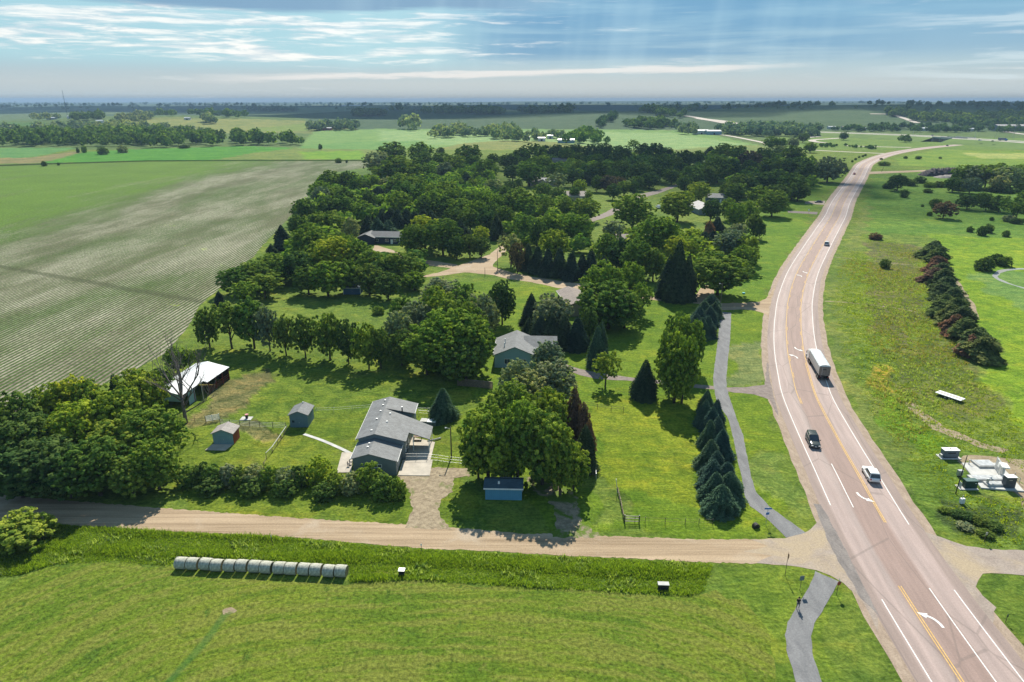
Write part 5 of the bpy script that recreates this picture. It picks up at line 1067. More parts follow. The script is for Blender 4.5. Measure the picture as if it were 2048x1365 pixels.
# ------------------------------------------------------------------ hay bales
M_wrap = pmat('bale_net_wrap', (.40, .40, .33), .8, .15, 4, .5); M_hay = pmat('hay_end', (.20, .18, .09), .95, .3, 9, .8)
g = random.Random(3); B0, B1 = at(365, 1134), at(684, 1151); nb = 14
W14 = ['leftmost', 'second', 'third', 'fourth', 'fifth', 'sixth', 'seventh', 'eighth', 'ninth', 'tenth', 'eleventh', 'twelfth', 'thirteenth', 'rightmost']
def bale_mesh(s):
    gg = random.Random(s); me = MB(); n = 22; L = .76; R0 = .80; rs = [R0 * .90, R0 * .985, R0, R0 * 1.01, R0, R0 * .985, R0 * .90]; ys = [-L, -L * .93, -L * .5, 0, L * .5, L * .93, L]
    for y, r in zip(ys, rs):
        for k in range(n):
            a = 2 * math.pi * k / n; q = r * (1 + gg.uniform(-.018, .018)); z = math.sin(a) * q
            if z < -.6: z = -.6 - (abs(z) - .6) * .35
            me.v.append((y, math.cos(a) * q * 1.04, z))
    for i in range(6):
        for k in range(n): me.f.append((i * n + k, i * n + (k + 1) % n, (i + 1) * n + (k + 1) % n, (i + 1) * n + k))
    e_ = MB(); e_.v = me.v[:n] + me.v[-n:]; e_.v = [(x * 1.012, y, z) for x, y, z in e_.v]; e2 = MB(); e2.v = e_.v[n:]; e_.v = e_.v[:n]; e_.f = [tuple(range(n))]; e2.f = [tuple(range(n))]
    return me.mesh('bale_mesh', True), e_.mesh('bale_end_mesh'), e2.mesh('bale_end_mesh')
bm_ = [bale_mesh(i) for i in range(4)]
for a, b_, c_ in bm_: a.materials.append(M_wrap); b_.materials.append(M_hay); c_.materials.append(M_hay)
for k in range(nb):
    p = B0.lerp(B1, k / (nb - 1)) + Vector(((-.05 if k % 2 else .05), g.uniform(-.1, .1), 0)); a, b_, c_ = bm_[k % 4]
    t = empty('hay_bale', (p.x, p.y, .66), R(g.uniform(-3, 3)) + math.atan2(B1.y - B0.y, B1.x - B0.x), '%s round hay bale %sin the pale wrapped row beside the weedy ditch' % (W14[k], '' if k in (0, 13) else 'from left '), 'hay bale', 'round hay bales in a row')
    link(bpy.data.objects.new('wrap', a), t); link(bpy.data.objects.new('bale_end', b_), t); link(bpy.data.objects.new('bale_end', c_), t)
sheet('burrow_mound', [Vector((-35.2 + math.cos(a) * .9, 68.9 + math.sin(a) * .6)) for a in [k * .52 for k in range(12)]], .03, M_dirt, .15, .4)
# ------------------------------------------------------------------ person
def person():
    p = at(1595, 1218); M_cl = pmat('black_shirt', (.02, .02, .024), .85); M_tr = pmat('grey_trousers', (.12, .13, .14), .85); M_skin = pmat('skin', (.38, .22, .15), .6, .05); M_hair = pmat('dark_hair', (.02, .015, .012), .8)
    t = empty('person', (p.x, p.y, .035), R(170), 'person in black top and grey trousers on the lower path holding a controller', 'person')
    V = {'pel': ((0, 0, .95), .155), 'wst': ((0, 0, 1.12), .135), 'cst': ((0, .01, 1.34), .165), 'nek': ((0, .0, 1.50), .06), 'hd0': ((0, .02, 1.62), .085), 'hd1': ((0, .03, 1.72), .08),
         'sL': ((.17, 0, 1.42), .07), 'eL': ((.24, .05, 1.15), .048), 'wL': ((.12, .27, 1.12), .035), 'sR': ((-.17, 0, 1.42), .07), 'eR': ((-.24, .05, 1.15), .048), 'wR': ((-.12, .27, 1.12), .035),
         'hL': ((.10, 0, .86), .10), 'kL': ((.13, .03, .50), .065), 'aL': ((.14, -.01, .09), .042), 'fL': ((.15, .15, .04), .04), 'hR': ((-.10, 0, .86), .10), 'kR': ((-.12, .06, .50), .065), 'aR': ((-.13, -.02, .09), .042), 'fR': ((-.14, .14, .04), .04)}
    E_ = [('pel', 'wst'), ('wst', 'cst'), ('cst', 'nek'), ('nek', 'hd0'), ('hd0', 'hd1'), ('cst', 'sL'), ('sL', 'eL'), ('eL', 'wL'), ('cst', 'sR'), ('sR', 'eR'), ('eR', 'wR'), ('pel', 'hL'), ('hL', 'kL'), ('kL', 'aL'), ('aL', 'fL'), ('pel', 'hR'), ('hR', 'kR'), ('kR', 'aR'), ('aR', 'fR')]
    def skin(name, edges, mat, sc_=1.0, extra=()):
        ks = []
        for e_ in edges:
            for k in e_:
                if k not in ks: ks.append(k)
        vv = [V[k][0] for k in ks]; ee = [(ks.index(a), ks.index(b)) for a, b in edges]; rr_ = [V[k][1] * sc_ for k in ks]
        for a, b, r in extra:
            vv.append(b); ee.append((ks.index(a) if isinstance(a, str) else len(ks) + a, len(vv) - 1)); rr_.append(r)
        me = bpy.data.meshes.new(name); me.from_pydata(vv, ee, []); o = link(bpy.data.objects.new(name, me), t)
        m_ = o.modifiers.new('skin', 'SKIN'); m_.use_smooth_shade = True
        for i, sv in enumerate(me.skin_vertices[0].data): sv.radius = (rr_[i], rr_[i] * .85); sv.use_root = (i == 0)
        s_ = o.modifiers.new('sub', 'SUBSURF'); s_.levels = s_.render_levels = 2; me.materials.append(mat); return o
    skin('body', E_, M_skin, .96, [])
    for s in (1, -1):   # five separate fingers curled round the controller
        wx = .12 * s
        for j in range(5):
            if j == 4: pts = [(wx - s * .01, .28, 1.13), (wx - s * .035, .31, 1.145), (wx - s * .05, .335, 1.14)]
            else: q = .012 * (j - 1.5); l = (.075, .085, .08, .06)[j]; pts = [(wx + q, .27, 1.12), (wx + q, .27 + l * .6, 1.105), (wx + q - s * .015, .27 + l * .75, 1.085)]
            MB().tube(pts, [.010, .009, .007], 6).build('finger', M_skin, t, True)
    skin('shirt', [e_ for e_ in E_ if all(k in ('pel', 'wst', 'cst', 'sL', 'eL', 'sR', 'eR') for k in e_)], M_cl, 1.12)
    skin('trousers', [e_ for e_ in E_ if all(k in ('pel', 'hL', 'kL', 'aL', 'hR', 'kR', 'aR') for k in e_)], M_tr, 1.15)
    hr = MB(); hr.tube([(0, -.0, 1.66), (0, .0, 1.74), (0, .01, 1.80)], [.108, .105, .05], 10); hr.build('hair', M_hair, t, True)
    for s in (1, -1): MB().tube([(.035 * s, .105, 1.66), (.035 * s, .112, 1.66)], .010, 6).build('eye', M_dark, t); MB().tube([(s * .085, .02, 1.66), (s * .1, .02, 1.66)], .025, 6).build('ear', M_skin, t)
    MB().tube([(0, .10, 1.65), (0, .125, 1.625)], [.010, .016], 6).build('nose', M_skin, t); box(t, 'mouth', M_red, -.022, .022, .102, .108, 1.592, 1.60)
    c = empty('controller', (p.x, p.y, .035), R(170), 'small dark remote controller held by the person on the path', 'controller'); box(c, 'casing', M_dark, -.10, .10, .285, .35, 1.11, 1.135); box(c, 'screen', M_glass, -.07, .07, .29, .345, 1.1355, 1.139)
person()
# ------------------------------------------------------------------ signs, poles
def sign(px, py, hgt, label, plates, cat='sign', post=.035, pm=M_postwood, rz=0):
    p = at(px, py); t = empty('road_sign', p, rz, label, cat); MB().tube([(0, 0, -.1), (0, 0, hgt)], post, 6).build('post', pm, t)
    for (nm, kind, z, a, b, ang, m_) in plates:
        mb = MB(); c, s = math.cos(ang), math.sin(ang)
        if kind == 'oct': pts = [(a * math.cos(R(22.5 + 45 * k)), a * math.sin(R(22.5 + 45 * k))) for k in range(8)]
        elif kind == 'dia': pts = [(a, 0), (0, a), (-a, 0), (0, -a)]
        else: pts = [(-a, -b), (a, -b), (a, b), (-a, b)]
        mb.add([(x * c - d * s, x * s + d * c, z + y) for d in (-.06, -.085) for x, y in pts], [tuple(range(len(pts))), tuple(range(len(pts), 2 * len(pts)))] + [(i, (i + 1) % len(pts), len(pts) + (i + 1) % len(pts), len(pts) + i) for i in range(len(pts))]); mb.build(nm, m_, t)
    return t
sign(1531.5, 1050, 3.0, 'street name sign with two blue blades beside the lower bike path', [('street_blade', 'rect', 2.85, .55, .13, 0, M_bluesign), ('blue_plate', 'rect', 2.0, .26, .2, .2, M_bluesign), ('side_blade', 'rect', 2.55, .10, .1, 1.2, M_bluesign)], pm=M_metal)
sign(1570, 1151, 3.4, 'tall narrow sign post with a brown edge-on sign at the gravel road', [('sign_plate', 'rect', 3.1, .30, .38, R(78), pmat('brown_sign', (.22, .13, .08), .6))])
sign(1599.5, 1181, 2.3, 'dark backed sign standing left of the path mouth', [('sign_plate', 'rect', 1.95, .30, .34, R(8), pmat('sign_back', (.12, .17, .19), .5))])
t = sign(1673, 1190, 2.2, 'stop sign seen from behind right of the path mouth', [('stop_plate', 'oct', 1.85, .33, 0, R(20), pmat('stop_red', (.28, .04, .03), .5)), ('upper_blade', 'rect', 2.25, .3, .08, R(75), pmat('green_blade', (.03, .2, .12), .5))])
sign(2011, 1245, 1.2, 'small dark green marker post on the east verge', [('marker_plate', 'rect', 1.05, .08, .2, .1, M_green)])
sign(1617, 427.5, 2.4, 'white diamond sign backs beside the upper paved drive', [('sign_plate', 'dia', 2.0, .6, .6, .1, M_white)])
sign(843, 1103, 1.3, 'short white topped marker post on the verge of the gravel road', [('marker_plate', 'rect', 1.15, .09, .14, .1, M_white)])
sign(545, 1092, 1.9, 'thin grey utility marker post in the ditch weeds', [('marker_plate', 'rect', 1.7, .07, .2, .1, M_metal)])
sign(1968, 1085, 1.7, 'small grey sign at the thicket by the east apron', [('sign_plate', 'rect', 1.5, .18, .22, .2, M_metal)])
def pole(px, py, h, label, lamp=0, arm=0, rad=.13, cat='utility pole', mat=M_postwood, group=None):
    t = empty('utility_pole', at(px, py), 0, label, cat, group); MB().tube([(0, 0, -.2), (0, 0, h)], [rad, rad * .65], 8).build('pole_shaft', mat, t)
    if lamp:
        a = MB().tube([(0, 0, h - .4), (-.7, -.1, h - .1)], .04, 5).build('lamp_arm', M_metal, t); MB().tube([(-.7, -.1, h - .12), (-.95, -.1, h - .16)], [.1, .14], 8).build('lamp_head', M_white, t)
    if arm: box(t, 'cross_arm', M_wood, -1.1, 1.1, -.06, .06, h - .8, h - .65)
    return t
pole(903, 915, 6.0, 'dark wooden yard light pole standing right of the ranch house', 1, cat='light pole')
pole(1440, 614, 7.5, 'pale light pole at the corner of the side street and path', 1, mat=M_wood, cat='light pole'); pole(995, 541, 7.5, 'utility pole at the gravel junction inside the plots', 0, 0, .12)
pole(970, 553, 3.2, 'short dark post sign south of the gravel junction', 0, 0, .1, 'post'); pole(1245, 411, 6, 'weathered pole beside the far grey street', 0, 0); pole(408, 805, 6, 'slim grey pole in the barn yard', 0, 0, .09, mat=M_metal)
pole(1763, 344, 6.5, 'leaning utility pole by the farm track', 0, 1).rotation_euler = (0, R(18), 0)
pole(1911, 988, 7.0, 'black slanting pole beside the concrete utility pad', 0, 0, .09, mat=M_black).rotation_euler = (0, R(3), 0)
for k, (x, y) in enumerate(((1841, 272), (1948, 283), (1989, 284), (1824, 281), (2026, 279))): pole(x, y, 14, 'tall thin pole along the far interstate, %s from left' % ORD[[1, 2, 3, 0, 4][k]], 1, 0, .2, 'light pole', M_metal, 'poles along the interstate')
# ------------------------------------------------------------------ fences
def fence(name, pts, label, h=1.2, gap=2.4, rails=(.5, .85, 1.15), pm=M_postwood, rm=M_postwood, pr=.05, rr_=.03, cat='fence', group=None):
    P = [at(*p) for p in pts]; t = empty(name, P[0], 0, label, cat, group); o = P[0]; k = 0
    for a, b in zip(P, P[1:]):
        n = max(1, round((b - a).length / gap))
        for i in range(n + (1 if b is P[-1] else 0)):
            q = a.lerp(b, i / n) - o
            if k < 60: MB().tube([q - Vector((0, 0, .1)), q + Vector((0, 0, h))], pr, 6).build('post', pm, t)
            k += 1
    mb = MB()
    for z in rails: mb.tube([p - o + Vector((0, 0, z)) for p in P], rr_, 4)
    mb.build('rails', rm, t); return t
fence('corral_fence', [(441, 851), (480, 853), (520, 856), (572, 858)], 'dark pipe corral fence between the two small sheds', 1.35, 2.1, (.3, .6, .9, 1.2), M_black, M_metal, .05, .022)
fence('corral_fence', [(390, 845), (375, 842), (350, 838)], 'rusty pipe fence left of the white gate panel', 1.2, 2, (.4, .8, 1.15), M_red, M_red, .04, .02)
fence('board_fence', [(575, 862), (556, 890), (545, 906), (533, 918), (528, 936)], 'white top-railed fence running down from the slate shed', 1.15, 2.2, (.35, .7), M_wood, M_wood, .05, .02)
t = bpy.data.objects['board_fence']; P = A([(575, 862), (556, 890), (545, 906), (533, 918)]); mb = MB(); mb.tube([p - P[0] + Vector((0, 0, 1.15)) for p in P], .07, 4); mb.build('top_rail', M_pad, t)
fence('wire_fence', [(632, 826), (668, 825), (705, 822), (745, 819)], 'pale wire fence from the slate shed to the ranch house', 1.1, 3.4, (.6, 1.05), M_metal, M_metal, .035, .018)
fence('wire_fence', [(836, 826), (870, 827), (872, 834), (838, 831)], 'short pale fence between the house and the blue spruce', 1.1, 2.5, (.6, 1.1), M_metal, M_metal, .03, .02)
fence('chain_link_fence', [(812, 920), (855, 920), (898, 926), (940, 930)], 'grey chain-link fence across the patio drive', 1.2, 2.2, (.15, .7, 1.2), M_metal, M_metal, .035, .02)
fence('board_fence', [(915, 772), (950, 775), (985, 779)], 'grey board fence in deep shade before the big clump', 1.7, 2.2, (.2, .5, .8, 1.1, 1.4, 1.65), M_wood, M_wood, .06, .14)
fence('rail_fence', [(1168, 813), (1195, 817), (1222, 822), (1247, 823)], 'low dark rail fence on the sunny lawn near the spruce', 1.0, 3.0, (.5, .95), M_postwood, M_postwood, .05, .03)
fence('rail_fence', [(1186, 926), (1190, 938), (1192, 962)], 'white metal gate and posts right of the garage trees', 1.4, 1.6, (.4, .8, 1.3), M_metal, M_metal, .05, .035)
fence('wire_fence', [(1105, 945), (1145, 950), (1190, 955)], 'thin wire fence in the shade right of the garage', 1.1, 3, (.5, 1.0), M_wood, M_wood, .04, .015)
fence('wire_fence', [(1249, 1046), (1290, 1047), (1330, 1049), (1370, 1050), (1425, 1051)], 'thin wire fence with dark posts along the gravel road lawn', 1.15, 2.0, (.5, 1.0), M_black, M_wood, .04, .012)
fence('gate', [(1249, 1046), (1278, 1047)], 'dark timber gate at the end of the wire fence', 1.4, 2.0, (.3, .8, 1.2), M_black, M_black, .09, .05, 'gate')
fence('rail_fence', [(1247, 1040), (1241, 1010), (1235, 985)], 'leaning grey rail fence running up the lawn from the gate', 1.0, 2.2, (.5, .9), M_postwood, M_wood, .06, .05)
t = empty('leaning_board', at(1235, 985), R(80), 'tall pale narrow board leaning on the end fence post', 'board'); mb = MB(); mb.hexa([(-.2, 0, 0), (.2, 0, 0), (.2, .06, 0), (-.2, .06, 0)], [(-.35, .3, 2.4), (.25, .3, 2.4), (.25, .36, 2.4), (-.35, .36, 2.4)]); mb.build('board_face', M_pad, t)
t = empty('gate', at(412, 846), R(25), 'white slatted corral gate panel by the dead tree', 'gate'); mb = MB()
for z in (.35, .6, .85, 1.1, 1.35): mb.box(0, 2.5, -.03, .03, z - .05, z + .05)
mb.build('slats', M_white, t)
for x in (0, 1.25, 2.5): box(t, 'upright', M_black if x == 0 else M_white, x - .05, x + .05, -.05, .05, 0, 1.5)
fence('field_fence', [(-60, 337), (0, 333), (85, 330), (300, 323.5), (520, 322.5), (740, 322.5)], 'dark overgrown fence line along the far end of the crop field', 1.3, 25, (.3, .6, .9, 1.2), M_postwood, pmat('fence_weeds', (.035, .05, .02), .95), .12, .14)
# ------------------------------------------------------------------ small things
def crate(px, py, label, wd=1.2):
    t = empty('ground_box', at(px, py), R(-3), label, 'box'); box(t, 'casing', M_black, -wd / 2, wd / 2, -.3, .3, 0, .78); box(t, 'lid', M_metal if wd < 1.3 else M_pad, -wd / 2 - .05, wd / 2 + .05, -.36, .36, .782, .86)
crate(804, 1150, 'small black box with a pale lid at the ditch edge right of the bales', .75); crate(1326, 1178, 'wide black box with a white lid at the end of the tall weeds', 1.35)
t = empty('culvert_pipe', at(1513, 1057), R(15), 'round black culvert mouth in the lawn beside the street sign', 'culvert')
mb = MB(); n = 16
for r, y in ((.50, -.12), (.50, .5), (.42, .5), (.42, -.12)): mb.v += [(r * math.cos(2 * math.pi * k / n), y, .22 + r * math.sin(2 * math.pi * k / n)) for k in range(n)]
mb.f = [(i * n + k, i * n + (k + 1) % n, ((i + 1) % 4) * n + (k + 1) % n, ((i + 1) % 4) * n + k) for i in range(4) for k in range(n)]; mb.build('pipe_wall', M_dark, t); MB().tube([(0, -.08, .22), (0, .48, .22)], .415, 16).build('opening_shade_plug', M_black, t)  # solid black plug stands in for the shade inside the pipe
t = empty('fire_pit', at(494, 838), 0, 'pink and dark fire pit bucket on a small white slab in the paddock', 'fire pit'); box(t, 'slab', M_pad, -1.2, 1.0, -.7, .8, 0, .1); MB().tube([(0, 0, .1), (0, 0, .7)], [.25, .32], 10).build('drum', M_black, t); MB().tube([(0, .1, .7), (0, .1, .95)], [.28, .36], 10).build('rim', pmat('pink_paint', (.55, .25, .25), .6), t)
t = empty('hot_tub', at(857, 848), R(-8), 'white and grey covered hot tub behind the ranch house', 'hot tub'); box(t, 'tub', M_slate, -1.6, 1.6, -.8, .8, 0, .7); box(t, 'cover', M_white, -.1, 1.55, -.75, .75, .702, .8); box(t, 'fold_cover', M_pad, -1.55, -.12, -.75, .75, .702, .79)
t = empty('garden_edging', at(868, 882), R(10), 'curved pale raised edging strip beside the patio roof', 'edging'); MB().tube([(-1.2, -.2, .2), (0, .0, .22), (.9, .35, .22), (1.3, .6, .2)], .14, 6).build('kerb_stone', M_pad, t)
t = empty('patio_table', at(836, 880), 0, 'dark patio table with benches under the patio roof', 'table'); box(t, 'table_top', M_wood, -.8, .8, -.4, .4, .68, .74)
for x in (-.7, .7):
    for y in (-.3, .3): box(t, 'leg', M_postwood, x - .04, x + .04, y - .04, y + .04, 0.1, .68)
for k, (px, py, lb) in enumerate(((1487, 588, 'small blue ground sign or bin lying in the shade by the side street'), (1432, 619, 'teal bin beside the blue spruces at the side street'))):
    t = empty('bin', at(px, py), .3 * k, lb, 'bin'); box(t, 'bin_body', pmat('teal_plastic', (.04, .35, .40), .5), -.4, .4, -.35, .35, 0, .8 if k else .35); box(t, 'lid', pmat('teal_lid', (.08, .45, .50), .5), -.42, .42, -.37, .37, .802 if k else .352, .88 if k else .4)
t = empty('air_conditioner', at(683, 938), 0, 'two small dark chairs on the west slab of the ranch house', 'chairs') if 0 else None
for k, x in enumerate((698, 702)):
    t = empty('patio_chair', at(x, 934 - k * 4), R(90), '%s small dark chair on the west concrete slab' % ('near' if k == 0 else 'far'), 'chair', 'chairs on the west slab'); box(t, 'seat', M_black, -.22, .22, -.22, .22, .53, .58); box(t, 'backrest', M_black, -.22, .22, .2, .25, .58, 1.0)
    for a in (-.2, .2):
        for b_ in (-.2, .2): box(t, 'leg', M_black, a - .02, a + .02, b_ - .02, b_ + .02, .1, .53)
t = empty('garden_path_edge', at(608, 869), 0, 'narrow pale concrete garden path from the slate shed to the west slab', 'garden path')
P = line_of([(608, 869), (640, 880), (662, 889), (684, 899), (704, 909)], 1); V = []
n_ = normals(P); mb = MB(); o0 = at(608, 869)
for p, q, a, b_ in zip(P, P[1:], n_, n_[1:]): mb.add([(*(p - a * .35 - o0.xy), .06), (*(p + a * .35 - o0.xy), .06), (*(q + b_ * .35 - o0.xy), .06), (*(q - b_ * .35 - o0.xy), .06)], [(0, 1, 2, 3)])
mb.build('paving', M_pad, t)
# flat trailer lying in the weeds
p = at(1899, 797); t = empty('flatbed_trailer', p, R(32), 'white flatbed trailer parked in the rough weeds east of the highway', 'trailer')
box(t, 'deck', M_white, -1.0, 1.0, -2.6, 2.6, .55, .68); box(t, 'deck_strip', M_wood, -.15, .15, -2.5, 2.5, .682, .70); wheels(t, (-.5, .4), 1.1, .33, .2)
MB().tube([(-.6, 2.6, .6), (0, 4.0, .5), (.6, 2.6, .6)], .06, 6).build('drawbar', M_dark, t)
# utility pad
def utility():
    PA = [at(1923, 928), at(1997, 928), at(2048, 985), at(1962, 978)]
    o = sheet('concrete_pad', PA, .22, M_pad, thick=.24); del o['kind']; tag(o, 'large pale concrete utility pad with raised hatches beside the dirt', 'concrete pad')
    d = PA[1] - PA[0]; rz = math.atan2(d.y, d.x)
    for k, (px, py, a, b_, hh, lb) in enumerate(((1967, 932, 1.6, 1.3, .35, 'square raised hatch at the back of the utility pad'), (1976, 961, 3.2, .9, .38, 'long raised hatch across the utility pad'), (1987, 972, 1.5, .7, .32, 'small raised hatch at the front of the utility pad'))):
        t = empty('concrete_hatch', at(px, py) + Vector((0, 0, .22)), rz, lb, 'hatch'); box(t, 'hatch_block', M_pad, -a, a, -b_ * .9, b_ * .9, 0, hh, .04); box(t, 'hatch_lid', M_metal, -a * .8, a * .8, -b_ * .7, b_ * .7, hh, hh + .05)
    t = empty('generator', at(1898, 915), rz, 'white-topped grey generator housing on its own small pad', 'generator'); t.scale = (.74,) * 3
    box(t, 'pad', M_pad, -2.6, 2.3, -1.2, 1.2, 0, .2); box(t, 'housing', M_slate, -1.8, 1.8, -.7, .8, .42, 2.1, .06); box(t, 'top_cover', M_white, -1.9, 1.9, -.8, .9, 2.1, 2.22, .03); box(t, 'base_frame', M_black, -1.7, 1.7, -.65, .7, .2, .42)
    box(t, 'louvre', M_dark, -.9, .9, -.74, -.70, 1.35, 1.6); MB().tube([(-.1, 0, 2.2), (-.1, 0, 2.5)], .08, 8).build('exhaust', M_dark, t); box(t, 'side_tank', M_metal, -2.3, -1.85, -.5, .4, .2, .9)
    t = empty('transformer_box', at(1938, 976), rz, 'dark green transformer cabinet on a white slab left of the pad', 'transformer'); t.scale = (.85,) * 3; box(t, 'pad', M_pad, -2.3, 1.3, -.9, .9, 0, .15); box(t, 'cabinet', M_green, -1.15, 1.15, -.55, .6, .15, 1.7, .04); box(t, 'lid', pmat('green_lid', (.07, .13, .12), .5), -1.2, 1.2, -.6, .66, 1.7, 1.78); box(t, 'panel', M_pad, -1.95, -1.88, -.5, .5, .15, 1.3); box(t, 'warning_label', M_white, .6, .9, -.57, -.551, 1.2, 1.35)
    t = empty('control_cabinet', at(2015, 976), rz, 'tall dark grey control cabinet with white top on the pad corner', 'cabinet'); t.scale = (.85,) * 3; box(t, 'cabinet', pmat('dark_slate', (.055, .07, .08), .5), -.95, .95, -.6, .6, .22, 2.5, .03); box(t, 'top_cover', M_white, -1.0, 1.0, -.66, .66, 2.5, 2.6); box(t, 'name_plate', M_metal, -.5, .1, -.63, -.6, 1.9, 2.05)
    t = empty('meter_box', at(1918, 953), .1, 'grey meter box at the foot of the black pole', 'meter box'); box(t, 'housing', M_metal, -.4, .4, -.25, .25, .2, 1.2); box(t, 'legs', M_dark, -.3, .3, -.1, .1, 0, .2)
    a, b2 = at(1989, 940), at(2003, 962); dd = b2 - a; L = dd.length; t = empty('equipment_rack', a, math.atan2(dd.y, dd.x), 'row of grey electrical panels on a white frame on the pad', 'equipment rack')
    for k in range(4): box(t, 'panel', M_metal if k % 2 else M_pad, L * k / 4 + .05, L * (k + 1) / 4 - .05, -.1, .15, .5 if k < 3 else 1.0, 2.4)
    for k in range(5): box(t, 'frame_post', M_white, L * k / 4 - .05, L * k / 4 + .05, -.05, .05, .2, 2.5)
    box(t, 'hood', M_white, L * .62, L * 1.1, -.5, .6, 2.5, 2.7)
    for (px, py, lb, h) in ((1937, 931, 'thin white vent pipe at the back left pad corner', .9), (1973, 972, 'stubby curved grey vent pipe at the pad front', 1.1)):
        t = empty('vent_pipe', at(px, py) + Vector((0, 0, .2)), 0, lb, 'vent pipe'); r = .07 if h < 1 else .22; MB().tube([(0, 0, 0), (0, 0, h), (r * 2, 0, h + r), (r * 3.4, 0, h - r)], r, 8).build('pipe', M_metal, t); MB().tube([(0, 0, 0), (0, 0, .06)], r * 1.8, 10).build('flange', M_dark, t)
    fence('bollard_row', [(2028, 957), (2038, 968)], 'short grey fence stub right of the utility pad', 1.1, 1.6, (.4, .8), M_metal, M_metal, .06, .02)
    t = empty('meter_box', at(1923, 1008), .2, 'small white utility pedestal in the weeds below the pad', 'utility box'); box(t, 'housing', M_white, -.35, .35, -.25, .25, .1, 1.0, .05); box(t, 'post', M_metal, -.1, .0, -.05, .05, 1.0, 1.5)
utility()
# rubble pile
def rubble():
    a = at(1885, 352); t = empty('rubble_pile', a, 0, 'long dark pile of broken rubble beside the farm track', 'rubble pile'); g = random.Random(9)
    def mound(name, x0, x1, y0, y1, h, mat, n=26, jag=.35):
        V = []; nx, ny = n, 12
        for i in range(nx + 1):
            for j in range(ny + 1):
                u, v = i / nx, j / ny; e_ = (math.sin(math.pi * u) ** .35) * (math.sin(math.pi * v) ** .7); V.append((x0 + (x1 - x0) * u, y0 + (y1 - y0) * v, max(-.1, h * e_ * (1 - jag * g.random()) - .05)))
        F = [(i * (ny + 1) + j, (i + 1) * (ny + 1) + j, (i + 1) * (ny + 1) + j + 1, i * (ny + 1) + j + 1) for i in range(nx) for j in range(ny)]
        me = mesh_np(name, V, F); me.materials.append(mat); return link(bpy.data.objects.new(name, me), t)
    M_rub = pmat('dark_rubble', (.055, .048, .050), .95, .4, .5, .8); M_sand = pmat('pale_aggregate', (.22, .20, .185), .95, .15, .4, .3)
    mound('rubble_heap', -18, 24, -6, 7, 7.5, M_rub, 44, .5); mound('gravel_heap', -14, 14, -20, -9, 2.6, M_sand); mound('gravel_heap', 14, 44, -18, -4, 4, M_sand)
    ch = MB()
    for k in range(70):
        x, y = g.uniform(-14, 20), g.uniform(-5.5, 2); s = g.uniform(.3, .9); z = g.uniform(1.0, 4.0); ch.hexa([(x - s, y - s * .6, z - .3), (x + s, y - s * .5, z), (x + s * .8, y + s, z - .1), (x - s, y + s * .7, z - .3)], [(x - s, y - s * .6, z + .2), (x + s, y - s * .5, z + .5), (x + s * .8, y + s, z + .4), (x - s, y + s * .7, z + .2)])
    ch.build('broken_slabs', pmat('rubble_slab', (.16, .14, .15), .9), t)
rubble()
# interstate and overpass
def interstate():
    z = 6.2; pts = [(1560, 260), (1641, 264), (1720, 267), (1811, 270.5), (1880, 274.5), (1926, 277.5), (2048, 285), (2200, 298)]
    L = [at(px, py, z) for px, py in pts]; line = catmull([(p.x, p.y) for p in L], 8)
    ia = min(range(len(line)), key=lambda k: (line[k] - at(1881, 275, z).xy).length); ib = min(range(len(line)), key=lambda k: (line[k] - at(1930, 278, z).xy).length)
    M_int = sheet_mat('interstate_surface', (.36, .33, .30), (.46, .43, .40), .2); N_ = normals(line)
    for nm, rng_ in (('interstate_embankment', line[:ia + 1]), ('interstate_embankment', line[ib:])):
        ribbon(nm, rng_, [-46, -22, 22, 46], 0, leafless, attrs=False)
        o = bpy.data.objects[nm] if nm in bpy.data.objects else None
    for ob in [o for o in bpy.data.objects if o.name.startswith('interstate_embankment')]:
        n = len(ob.data.vertices)
        for i, v in enumerate(ob.data.vertices): v.co.z = z - .05 if i % 4 in (1, 2) else -.3
        ob['kind'] = 'structure'
    for s, nm in ((-13, 'interstate'), (13, 'interstate')):
        ribbon(nm, line, [s - 7, s, s + 7], z + .05, M_int)
    mid = line[(ia + ib) // 2]; a, b_ = line[ia], line[ib]; d = (b_ - a); Lb = d.length; t = empty('overpass_bridge', (a.x, a.y, 0), math.atan2(d.y, d.x), 'concrete interstate overpass with dark girders spanning the highway', 'bridge')
    for s in (-13, 13):
        box(t, 'deck', M_pad, -2, Lb + 2, s - 7.5, s + 7.5, z - .9, z + .02); box(t, 'girder', M_slate, 0, Lb, s - 7, s + 7, z - 2.0, z - .91)
        for e_ in (-7.4, 7.4): box(t, 'parapet', M_pad, -2, Lb + 2, s + e_ - .2, s + e_ + .2, z + .02, z + 1.1)
        for f in (.33, .66):
            for q in (-5, 0, 5): MB().tube([(Lb * f, s + q, 0), (Lb * f, s + q, z - 2)], .6, 8).build('pier', M_pad, t)
    for f, e_ in ((0, -1), (1, 1)): box(t, 'abutment', M_conc, Lb * f - .8, Lb * f + .8, -22, 22, 0, z - .95)
    for k, (px, pz, kind, lb) in enumerate(((1985, 284.3, 'sedan', 'dark car on the interstate right of the overpass'), (1960, 282, 'suv', 'light car on the interstate just past the overpass'), (1865, 272, 'suv', 'small car on the interstate left of the overpass'))):
        p = at(px, pz, z + .1); c = car(p, math.atan2(d.y, d.x) - R(90), P_grey if k != 1 else P_silver, lb, kind=kind); c.location.z = z + .08
    p = at(2004, 282, z + .1); t2 = empty('delivery_truck', (p.x, p.y, z + .08), math.atan2(d.y, d.x) - R(90), 'blue grey box truck on the interstate at the far right', 'truck'); box(t2, 'cargo_box', M_slate, -1.3, 1.3, -6, 5, 1.0, 3.9); box(t2, 'cab', M_bluesign, -1.2, 1.2, 5.3, 7.6, .8, 3.0, .1); wheels(t2, (-4.5, -3.2, 6.2), 1.1, .5, .3)
